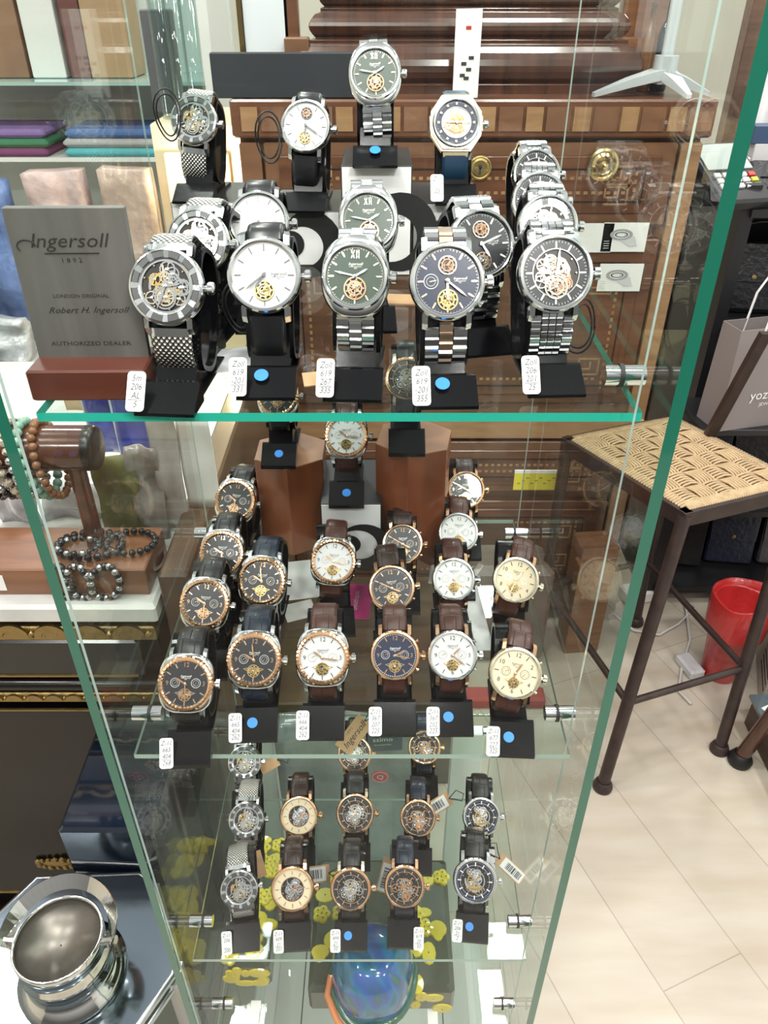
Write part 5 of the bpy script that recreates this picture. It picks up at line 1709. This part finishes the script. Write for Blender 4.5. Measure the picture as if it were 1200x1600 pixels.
names = ['black', 'navy', 'espresso', 'charcoal']
cn = [0]
rows = {.06: 'bottom', .34: 'second lowest', .62: 'middle', .89: 'second highest'}
pos = ['far left', 'left', 'centre', 'right', 'far right']


def purse(x, y, z, w_, h, m, nm, lab, tilt=-10, strap=False):
    t = thing('purse', lab, 'purse', (x, y, z), R(-8), 'purses on the black shelving')
    t.rotation_euler = (R(tilt), 0, R(-8))
    mb = MB(); mb.box((0, 0, h / 2), (w_, .034, h), m, ch=.010); mb.build('body', t)
    mb = MB(); mb.loft([[(-w_ / 2, -.019, h * .98), (w_ / 2, -.019, h * .98), (w_ / 2, -.004, h * 1.005), (-w_ / 2, -.004, h * 1.005)],
                        [(-w_ / 2 + .004, -.024, h * .45), (w_ / 2 - .004, -.024, h * .45), (w_ / 2 - .004, -.019, h * .44), (-w_ / 2 + .004, -.019, h * .44)]], m); fl = mb.build('flap', t)
    mb = MB(); mb.lathe([(.006, 0), (.0055, .003), (.001, .0035)], 14, BRASS, T(0, -.0235, h * .52) @ RX(90)); mb.build('press_stud', fl)
    if strap:
        mb = MB(); mb.tube([(w_ / 2 * math.cos(a_), -.01 - .02 * math.sin(a_), h + .05 * math.sin(a_)) for a_ in [math.pi * k / 12 for k in range(13)]], .0035, m, n=6); mb.build('shoulder_strap', t)


rnd = random.Random(5)
for z in SZ[:4]:
    for i in range(5):
        k = rnd.choice((0, 0, 1, 2, 0, 3))
        x = .93 + .165 * i
        purse(x, 1.93 + .01 * (i % 2), z + .012, .145, .17 + .03 * rnd.random(), LEA[k], names[k], '%s purse at the %s of the %s purse shelf' % (names[k], pos[i], rows[z]), -12, i % 2 == 0)
# heap on the top
for i in range(4):
    x = .93 + .15 * i
    purse(x, 1.93, SZ[4] + .02, .13, .07 + .03 * (i % 2), LEA[(i * 2) % 4], '', '%s low pouch %s on top of the black shelving' % (names[(i * 2) % 4], ('at the left end', 'second from the left', 'third from the left', 'at the right end')[i]), -25)

# card terminal
pt = at_y(1160, 300, 1.72)
tm = thing('card_terminal', 'silver-grey card payment terminal with a tilted screen and white keys', 'card terminal', (pt.x + .02, 1.70, 1.18))
tm.location = (pt.x + .035, 1.90, 1.235)
tm.rotation_euler = (R(28), 0, R(14))
mb = MB(); mb.box((0, 0, 0), (.14, .20, .03), pbr('terminal_black', (.02, .022, .024), .35), ch=.006); mb.build('body', tm)
mb = MB(); mb.box((0, .045, .0165), (.115, .085, .003), pbr('terminal_screen', (.42, .47, .46), .15, coat=.5)); mb.build('screen', tm)
for r_ in range(3):
    for c_ in range(5):
        mb = MB(); mb.box((-.044 + c_ * .022, -.018 - r_ * .018, .018), (.016, .012, .006), {(2, 4): pbr('green_key', (.05, .45, .15), .4), (1, 4): pbr('yellow_key', (.6, .5, .05), .4), (0, 4): pbr('red_key', (.6, .05, .04), .4)}.get((r_, c_), WHITEP), ch=.001); mb.build('key', tm)
mb = MB(); mb.box((0, 0, .025), (.13, .13, .05), BLACKM, ch=.004)
one('terminal_base', 'black block under the card terminal on the shelving', 'base', mb, (pt.x + .035, 1.91, 1.18))

# white framed doorway and tall things at the upper right
mb = MB(); mb.box((at_y(1160, 100, 2.35).x, 2.35, 1.1), (.035, .05, 2.2), wood('door_frame_wood', (.10, .045, .03), (.18, .09, .06), .4), ch=.004)
struct(mb.build('trim_right'))
mb = MB(); mb.box((at_y(1160, 100, 2.35).x + .55, 2.42, 1.1), (1.0, .04, 2.2), WHITEW); struct(mb.build('door_1'))
mb = MB()
for k in range(2):
    mb.box((0, 0, .25 + .35 * k), (.26, .05, .012), WHITEP)
mb.tube([(-.13, 0, 0), (-.12, -.02, .3), (-.10, -.04, .6), (-.05, -.05, .85), (0, -.05, .95)], .018, WHITEP, n=8)
mb.box((0, 0, .006), (.30, .10, .012), WHITEP)
one('display_rack', 'white curved display rack at the right beside the doorway', 'rack', mb, (at_y(1195, 250, 2.0).x + .10, 2.05, 1.18))
for i, (px, py, cc, lab) in enumerate(((1190, 212, (.04, .07, .14), 'navy small box on the white display rack'), (1190, 240, (.6, .6, .6), 'grey small box on the white display rack'), (1192, 268, (.5, .05, .05), 'red small box on the white display rack'), (1150, 262, (.62, .64, .66), 'pale ribbed paper cup beside the card terminal'))):
    p = at_y(px, py, 1.96)
    mb = MB(); mb.box((0, 0, .02), (.05, .04, .04), pbr('small_box_%d' % i, cc, .4), ch=.002)
    one('small_box', lab, 'box', mb, (p.x + .01, 1.99, max(p.z - .02, 1.18)), group='small boxes beside the terminal')

# paper carrier bag
PB = pbr('taupe_paper', (.23, .20, .195), .6)
PBS = pbr('taupe_paper_side', (.20, .172, .168), .6)
lo = at_y(1128, 655, 1.70)
bg_ = thing('paper_bag', 'taupe paper carrier bag with white cord handles and white lettering', 'carrier bag', (lo.x + .05, 1.70, lo.z), R(14))
bw, bd, bh = .20, .085, .25
mb = MB()
tp = [(-bw / 2, -bd / 2), (bw / 2, -bd / 2), (bw / 2, bd / 2), (-bw / 2, bd / 2)]
mb.loft([[(x, y, 0) for x, y in tp], [(x, y * .8, bh) for x, y in tp], [(x * .985, y * .75, bh) for x, y in tp], [(x * .985, y * .9, .004) for x, y in tp]], PB)
mb.build('bag', bg_)
mb = MB()
M = T(.014, -bd / 2 - .0006 + .002, .085) @ RX(86)
WT = pbr('white_print', (.8, .8, .8), .5)
mb.text('yozark', .034, WT, M); mb.text('JEWELRY', .012, WT, M @ T(.012, -.024, 0), sx=1.2)
mb.build('print', bg_)
for sy in (-1, 1):
    mb = MB(); mb.tube([(-.04, sy * bd * .4, bh - .03), (-.03, sy * bd * .4, bh + .06), (.0, sy * bd * .3, bh + .13), (.03, sy * bd * .4, bh + .06), (.04, sy * bd * .4, bh - .03)], .0028, pbr('white_cord', (.7, .7, .7), .6), n=6); mb.build('handle', bg_)
mb = MB(); mb.box((0, 0, 0), (.05, .012, .02), WHITEP, ch=.002); mb.build('clip', bg_).matrix_basis = T(.05, -.02, bh - .01) @ RY(-60)
# narrow ledge of the shelving the bag stands on
mb = MB(); mb.box((lo.x + .06, 1.735, lo.z - .0095), (.26, .18, .018), BK, ch=.002); lpart(shf, 'ledge', mb)

# red waste bag, heater, adapter
REDP = pbr('red_plastic', (.52, .030, .030), .35, coat=.4, bump=(16, .5))
c = at_z(1120, 1075, 0)
c = Vector((.945, 1.53, 0))
rbk = thing('waste_bin', 'bright red plastic bin beneath the stool, its liner folded over the rim', 'bin', (c.x, c.y, 0))
rbk.scale = (.74, .74, .85)
mb = MB(); mb.lathe([(.001, 0), (.062, 0), (.066, .01), (.098, .30), (.102, .30), (.100, .31), (.094, .30), (.060, .012), (.001, .012)], 24, REDP, smooth=True); mb.build('bin', rbk)
mb = MB()
rnd = random.Random(2)
rings = []
for z, rr in ((.30, .100), (.335, .103), (.33, .107), (.27, .105), (.20, .100)):
    rings.append([((rr + .004 * math.sin(5 * a) + .002 * rnd.random()) * math.cos(a), (rr + .004 * math.sin(5 * a)) * math.sin(a), z + .006 * math.sin(3 * a)) for a in [2 * math.pi * k / 30 for k in range(30)]])
mb.loft(rings, REDP, True, cap=False); mb.build('liner', rbk)

ht = thing('fan_heater_box', 'pale cardboard box with slanted vent lines and a red ring print', 'box', (1.115, 1.50, 0), R(-20))
mb = MB(); mb.box((0, 0, .21), (.14, .26, .42), pbr('pale_grey_carton', (.50, .48, .43), .5), ch=.004); mb.build('carton', ht)
mb = MB()
for k in range(7):
    mb.box((-.0705, -.055, .05 + .022 * k), (.001, .12, .005), INK, None)
    mb.box((-.02, -.1305, .05 + .022 * k), (.09, .001, .005), INK, None)
mb.ring(.026, .030, 0, .001, 28, RED, T(-.01, -.1302, .27) @ RX(90)); mb.ring(.036, .038, 0, .001, 28, WHITEP, T(-.01, -.1302, .27) @ RX(90))
mb.disc(.020, .001, 24, pbr('vent_grey', (.35, .35, .34), .5), T(-.01, -.1302, .27) @ RX(90))
mb.build('print', ht)
# power adapters and cable
def adapter(px, py, w_, d, h, rz, lab, m=WHITEP):
    p = at_z(px, py, h / 2)
    mb = MB(); mb.box((0, 0, h / 2), (w_, d, h), m, ch=.006)
    one('power_adapter', lab, 'adapter', mb, (p.x, p.y, 0), rz=R(rz))
adapter(1005, 925, .14, .06, .045, 12, 'white power strip on the floor behind the stool leg')
adapter(1078, 1040, .045, .08, .03, 15, 'white plug adapter on the floor under the stool', pbr('adapter_grey', (.6, .6, .62), .4))
pts = [at_z(x, y, .006) for x, y in ((960, 960), (990, 985), (1030, 992), (1060, 975), (1085, 950), (1070, 940), (1078, 1000), (1065, 1045), (1060, 1080), (1080, 1100))]
mb = MB(); mb.tube([p - pts[0] for p in pts], .004, pbr('white_cable', (.6, .58, .55), .5), n=6)
one('cable', 'pale cable curling on the floor under the stool', 'cable', mb, tuple(pts[0]))

# dark wooden posts and glass counter at the right edge
for i, (px, py, lean, lab) in enumerate(((1118, 1190, .16, 'dark leaning post at the right edge with a round foot'),)):
    p = at_z(px + 18, py, 0)
    mb = MB(); mb.cyl((0, 0, .02), (lean, .03, .62), .018, W_DARK, n=14)
    mb.lathe([(.001, 0), (.028, 0), (.030, .012), (.022, .03), (.018, .034)], 18, BLACKM, smooth=True)
    one('wooden_post', lab, 'post', mb, (p.x + .03, p.y, 0))
z = .10
gc = thing('glass_counter', 'low glass-topped display base with white cards at the right edge', 'counter', (1.11, 1.20, 0))
mb = MB(); mb.box((0, .0, z / 2 - .006), (.33, .30, z - .012), pbr('counter_brown', (.06, .03, .02), .35), ch=.004); mb.build('body', gc)
mb = MB(); mb.box((0, .0, z - .005), (.345, .315, .010), pbr('counter_glass_top', (.10, .13, .15), .08, coat=1)); mb.build('top', gc)
for k in range(3):
    mb = MB(); mb.box((0, 0, .001), (.05, .07, .002), PAPER)
    one('white_card', ('rearmost', 'middle', 'nearest')[k] + ' white card on the low glass base at the right edge', 'card', mb, (.985 + .012 * k, 1.29 - .09 * k, z + .0002), rz=R(25), group='cards on the glass counter')

# ------------------------------------------------------------------ behind the case on the floor
def crate(px, py, w_, d, h, m, lab, name='storage_box', cat='box', rz=0, z=0.0):
    p = at_z(px, py, z)
    mb = MB(); mb.box((0, 0, h / 2), (w_, d, h), m, ch=.003)
    return one(name, lab, cat, mb, (p.x, p.y + d / 2, z), rz=R(rz))


crate(905, 1020, .10, .08, .38, wood('plain_brown_board', (.17, .075, .035), (.28, .13, .065), .4), 'brown wooden box behind the right side of the case', rz=6)
YEL = pbr('yellow_card', (.72, .62, .05), .5)
YEL = pbr('yellow_card', (.72, .62, .05), .5)
p = at_y(838, 752, 1.66)
yt = thing('yellow_notice', 'bright yellow printed notice with a white top edge in front of the chest', 'notice', (p.x, 1.66, p.z))
mb = MB(); mb.box((0, 0, 0), (.115, .003, .05), YEL); mb.box((0, -.0001, .029), (.115, .0031, .009), PAPER); mb.build('card', yt)
mb = MB()
for k in range(9):
    mb.box((-.045 + .011 * k, -.0020, -.005 + .008 * (k % 3)), (.007, .0006, .003), pbr('olive_print', (.25, .22, .02), .5))
mb.build('print', yt)
WRAP = pbr('wrapped_film', (.10, .07, .055), .2, coat=.6, noise=(10, (.20, .15, .13), 1.2), bump=(9, .6))
mb = MB()
mb.box((0, 0, .17), (.22, .13, .34), WRAP, ch=.02)
one('wrapped_parcel', 'brown parcel wrapped in shiny clear film standing before the chest', 'parcel', mb, (at_y(850, 850, 1.5).x - .05, 1.63, 0))
mb = MB(); mb.box((0, 0, .02), (.46, .05, .04), pbr('red_cloth', (.38, .05, .045), .7), ch=.008)
one('red_cloth', 'strip of red cloth lying in front of the chest', 'cloth', mb, (.20, 1.42, .0))
yl = at_y(334, 777, 1.30)
mb = MB(); mb.box((0, 0, 0), (.022, .002, .026), YEL); mb.box((0, 0, .017), (.022, .002, .010), PAPER)
one('yellow_label', 'tiny yellow and white price label left of the watches', 'label', mb, tuple(yl))

# papers and cards lying on or behind the shelves
def flat(px, py, z, w_, d, rz, m, lab, name='paper_card', cat='card'):
    p = at_z(px, py, z)
    mb = MB(); mb.box((0, 0, .0006), (w_, d, .0012), m)
    return one(name, lab, cat, mb, (p.x, p.y, z + .0002), rz=R(rz))


PINK = pbr('magenta_card', (.62, .05, .24), .4)
o = flat(556, 940, Z_MID, .030, .050, -4, PINK, 'magenta card with white lettering on the middle shelf')
mb = MB(); mb.text('boutique', .008, PAPER, T(0, 0, .0015) @ RZ(90)); x_ = mb.build('lettering', o)
flat(480, 905, Z_MID, .045, .060, 10, PAPER, 'white paper slip on the middle shelf left of the magenta card')
flat(468, 955, Z_MID, .030, .024, 20, pbr('pale_slip', (.62, .62, .58), .6), 'pale small slip beside the navy-strap watches')
flat(690, 880, Z_MID, .022, .07, -8, PAPER, 'long white slip beneath the white-dial watches')
flat(745, 965, Z_MID, .016, .09, 4, PAPER, 'narrow white slip to the right of the white-dial line')
flat(395, 560, Z_TOP, .05, .035, 15, pbr('receipt_white', (.72, .72, .74), .6), 'crumpled white receipt on the top shelf behind the front watches')
flat(640, 470, Z_TOP, .035, .022, -5, KRAFT, 'brown card label lying on the top shelf behind the green watch')


def hang_tag(px, py, z, w_, h, rz, tilt, kind, lab, y=None):
    p = at_z(px, py, z) if y is None else at_y(px, py, y)
    t = thing('hang_tag', lab, 'hang tag', tuple(p), 0, 'brown card hang tags')
    t.rotation_euler = (R(tilt), 0, 0)
    mb = MB()
    mb.box((0, 0, 0), (w_, h, .0008), KRAFT, RZ(rz))
    mb.build('card', t)
    mb = MB()
    if kind == 'bar':
        mb.box((0, -h * .06, .0006), (w_ * .82, h * .80, .0006), PAPER, RZ(rz))
        rr = random.Random(int(px))
        x = -h * .30
        while x < h * .26:
            w1 = rr.choice((.0005, .0009, .0013))
            mb.box((0, x - h * .06, .0011), (w_ * .5, w1, .0003), INK, RZ(rz)); x += w1 + rr.choice((.0006, .001))
        nm = 'barcode_label'
    elif kind == 'logo':
        mb.text('Ingersoll', .011, INK, RZ(rz) @ T(.001, 0, .0007) @ RZ(90), shear=.3)
        mb.text('1 8 9 2', .004, INK, RZ(rz) @ T(-.007, 0, .0007) @ RZ(90))
        nm = 'lettering'
    if kind in ('bar', 'logo'):
        mb.build(nm, t)
    mb = MB()
    M = RZ(rz)
    pts = [M @ Vector((0, h * .45, .001)), M @ Vector((.004, h * .65, .004)), M @ Vector((.010, h * .85, .004)), M @ Vector((.004, h * 1.05, .004)), M @ Vector((-.004, h * .85, .004)), M @ Vector((0, h * .46, .0012))]
    mb.tube(pts, .0006, RUBBER, n=5)
    mb.build('cord', t)
    return t


hang_tag(553, 1148, Z_LOW + .085, .022, .046, -38, 52, 'logo', 'brown card tag with black script lettering hanging at the back of the lower shelf')
hang_tag(798, 1358, Z_LOW + .010, .015, .034, 48, 30, 'bar', 'brown tag with a barcode right of the dark blue skeleton watches')
hang_tag(686, 1257, Z_LOW + .025, .017, .030, -60, 40, 'bar', 'brown barcode tag between the rose skeleton and blue skeleton watches')
hang_tag(497, 1366, Z_LOW + .012, .018, .026, -84, 30, 'bar', 'small barcode tag between the cream-ring and black-ring watches')
hang_tag(604, 1368, Z_LOW + .012, .016, .036, -16, 30, 'bar', 'barcode tag left of the front navy-strap rose watch')
hang_tag(400, 1352, Z_LOW + .014, .018, .028, 20, 30, 'plain_', 'brown tag behind the foremost mesh-band watch')
hang_tag(421, 1195, Z_LOW + .03, .014, .024, -60, 30, 'plain_', 'brown tag beside the rearmost mesh-band watch')
hang_tag(512, 590, Z_TOP + .004, .014, .03, -80, 10, 'plain_', 'brown tag lying behind the green watch stand on the top shelf')
for i, (px, py, z, y, lab) in enumerate(((262, 180, 0, .655, 'black cord loop left of the raised mesh-band watch'), (420, 215, 0, .64, 'black cord loop left of the raised two-window watch'),
                                        (372, 480, 0, .50, 'dark red-black cord loop left of the front white-dial watch'), (512, 945, 0, .56, 'black cord loop beside the brown-strap white watch'), (905, 510, 0, .47, 'black cord loop right of the front black-ring watch'))):
    p = at_y(px, py, y)
    mb = MB(); 
    for s_ in (1, .8):
        mb.tube([(.010 * s_ * math.cos(a), .003 * math.sin(2 * a), .018 * s_ * math.sin(a)) for a in [2 * math.pi * k / 22 for k in range(22)]], .0007, RUBBER, n=5, closed=True)
    one('cord_loop', lab, 'cord', mb, tuple(p), group='black tag cords')

# ------------------------------------------------------------------ under the lower shelf
ZB = Z_BASE
DKG = pbr('dark_green_tile', (.045, .055, .035), .3, coat=.4)
YL2 = pbr('yellow_glaze', (.62, .50, .03), .35, coat=.4)
def painted_box(cx, cy, w_, d, h, lab, seed, rz=0):
    t = thing('painted_box', lab, 'box', (cx, cy, ZB), R(rz), 'painted yellow and dark green boxes')
    mb = MB(); mb.box((0, 0, h / 2), (w_, d, h), DKG, ch=.006); mb.build('body', t)
    mb = MB(); rnd = random.Random(seed)
    for k in range(26):
        x, y = rnd.uniform(-.46, .46) * w_, rnd.uniform(-.46, .46) * d
        if k % 3 == 0:
            for a in range(5):
                mb.lathe([(.006, 0), (.005, .003), (.001, .004)], 10, YL2, T(x + .006 * math.cos(a * 1.257), y + .006 * math.sin(a * 1.257), h))
        else:
            mb.lathe([(.012, 0), (.011, .0016), (.001, .002)], 12, YL2, T(x, y, h) @ Matrix.Diagonal((rnd.uniform(.4, 1.1), rnd.uniform(.4, 1.2), 1, 1)))
    for k in range(12):
        x = rnd.uniform(-.46, .46) * w_; z = rnd.uniform(.15, .85) * h
        mb.lathe([(.011, 0), (.010, .0016), (.001, .002)], 12, YL2, T(x, -d / 2, z) @ RX(90) @ Matrix.Diagonal((rnd.uniform(.5, 1.3), rnd.uniform(.5, 1.1), 1, 1)))
    mb.build('glazed_flowers', t)
c0, c1 = at_z(492, 1480, ZB + .05), at_z(700, 1480, ZB + .05)
painted_box((c0.x + c1.x) / 2, .505, c1.x - c0.x + .01, .165, .052, 'dark green box with yellow flowers under the lower shelf, centre', 1)
d0 = at_z(372, 1540, ZB + .05)
painted_box(CX0 + .034, .535, .052, .17, .052, 'narrow dark green box with yellow flowers by the left side pane', 2)
hd = thing('glazed_ornament', 'rounded blue glazed ornament with orange and green swirls on the painted box', 'ornament', (0, 0, 0))
c = at_z(582, 1520, ZB + .085)
hd.location = (c.x, c.y + .005, ZB + .053)
hd.scale = (1.3, 1.3, 1.3)
m = bpy.data.materials.new('swirled_blue_glaze'); m.use_nodes = True
n_, l_ = m.node_tree.nodes, m.node_tree.links
b = n_['Principled BSDF']; b.inputs['Roughness'].default_value = .12; b.inputs['Coat Weight'].default_value = .6
t = n_.new('ShaderNodeTexCoord'); x = n_.new('ShaderNodeTexNoise'); x.inputs['Scale'].default_value = 20; x.inputs['Distortion'].default_value = 1.5
r = n_.new('ShaderNodeValToRGB')
cr = r.color_ramp
cr.elements[0].position = .30; cr.elements[0].color = (.01, .06, .14, 1)
cr.elements[1].position = .75; cr.elements[1].color = (.45, .12, .03, 1)
for p_, c_ in ((.42, (.01, .16, .28)), (.50, (.03, .10, .38)), (.58, (.03, .10, .20)), (.64, (.03, .16, .06)), (.69, (.30, .22, .05))):
    e_ = cr.elements.new(p_); e_.color = (*c_, 1)
l_.new(t.outputs['Object'], x.inputs['Vector']); l_.new(x.outputs['Fac'], r.inputs[0]); l_.new(r.outputs[0], b.inputs['Base Color'])
mb = MB()
rings = []
for i in range(15):
    v = i / 14
    z = .055 * math.sin(v * math.pi / 2) ** .9
    rr = .037 * math.cos(v * math.pi / 2) ** .55 + .0001
    rings.append([(rr * math.cos(a) * (1 + .06 * math.sin(3 * a)), rr * 1.05 * math.sin(a) * (1 + .05 * math.cos(2 * a)), z + .004) for a in [2 * math.pi * k / 36 for k in range(36)]])
mb.loft(rings, m, True)
mb.build('dome', hd)
mb = MB(); mb.tube([(.037 * math.cos(a) * (1 + .06 * math.sin(3 * a)), .039 * math.sin(a), .004 + .002 * math.sin(4 * a)) for a in [2 * math.pi * k / 30 for k in range(30)]], .004, pbr('green_glaze', (.02, .10, .06), .15, coat=.6), n=8, closed=True); mb.build('rim', hd)
mb = MB(); mb.tube([(-.037, .0, .012), (-.040, -.014, .006), (-.030, -.034, .003), (-.018, -.045, .002)], .0032, pbr('orange_glaze', (.62, .20, .06), .2, coat=.6), n=8); mb.build('orange_rim', hd)
# white slabs seen through the bottom of the case
SLAB = pbr('milk_white_board', (.66, .68, .66), .35, coat=.3)
for i, (px0, px1, py0, py1, lab) in enumerate(((398, 440, 1120, 1262, 'white board standing behind the lower shelf, left of the plastic sack'), (697, 742, 1140, 1272, 'white board standing behind the lower shelf, right of the plastic sack'))):
    y = .86
    a, b_, t_ = at_y(px0, py1, y), at_y(px1, py1, y), at_y(px0, py0, y)
    mb = MB(); mb.box((0, 0, t_.z / 2), (b_.x - a.x, .02, t_.z), SLAB, ch=.002)
    one('white_board', lab, 'board', mb, ((a.x + b_.x) / 2, y, 0), group='white boards behind the case')
SACK = pbr('grey_sack', (.30, .31, .32), .2, coat=.9, noise=(12, (.12, .12, .13), 1.2), bump=(12, 1))
a, b_, t_ = at_y(446, 1272, .84), at_y(655, 1272, .84), at_y(446, 1130, .84)
mb = sheet(b_.x - a.x, t_.z, SACK, 71, .010, 14, 14, .03)
sk = one('plastic_sack', 'crumpled grey plastic sack behind the lower shelf', 'sack', mb, ((a.x + b_.x) / 2, .84, 0))
p = at_y(594, 1213, .808)
bd = thing('round_badge', 'round red badge with a white emblem behind the black-ring watches', 'badge', tuple(p))
mb = MB(); mb.lathe([(.0001, .0), (.0150, 0), (.0150, .0015), (.0001, .0018)], 28, pbr('badge_red', (.60, .03, .05), .35), RX(90)); mb.build('disc', bd)
mb = MB(); mb.text('Q', .015, PAPER, T(0, -.0022, 0) @ RX(90)); mb.ring(.0125, .0132, 0, .0003, 24, PAPER, T(0, -.0017, 0) @ RX(90)); mb.build('emblem', bd)
p = at_y(598, 1158, .80)
nb = thing('navy_card', 'navy card with white lettering behind the brown script tag', 'card', tuple(p), R(4))
mb = MB(); mb.box((0, 0, 0), (.062, .002, .046), pbr('navy_card_paper', (.035, .05, .10), .5)); mb.build('card', nb)
mb = MB(); mb.text('ssimo', .014, PAPER, T(0, -.0015, .005) @ RX(90)); mb.text('accessories', .006, PAPER, T(0, -.0015, -.007) @ RX(90)); mb.build('lettering', nb)
# white plank strips on the floor of the case with thin dark joints
mb = MB()
mb.box((-.02, .56, .1515), (.33, .33, .002), pbr('plinth_liner', (.40, .41, .38), .75))
for k in range(4):
    mb.box((-.14 + .08 * k, .56, .1527), (.002, .33, .0006), INK)
one('liner_sheet', 'pale liner sheet with dark joints on the bottom of the case', 'liner', mb)
for i, (px, py) in enumerate(((398, 1584), (676, 1590))):
    flat(px, py, ZB + .0002, .012, .028, 0, PAPER, ('left' if i == 0 else 'right') + ' white price strip on the bottom shelf', 'price_strip', 'label')
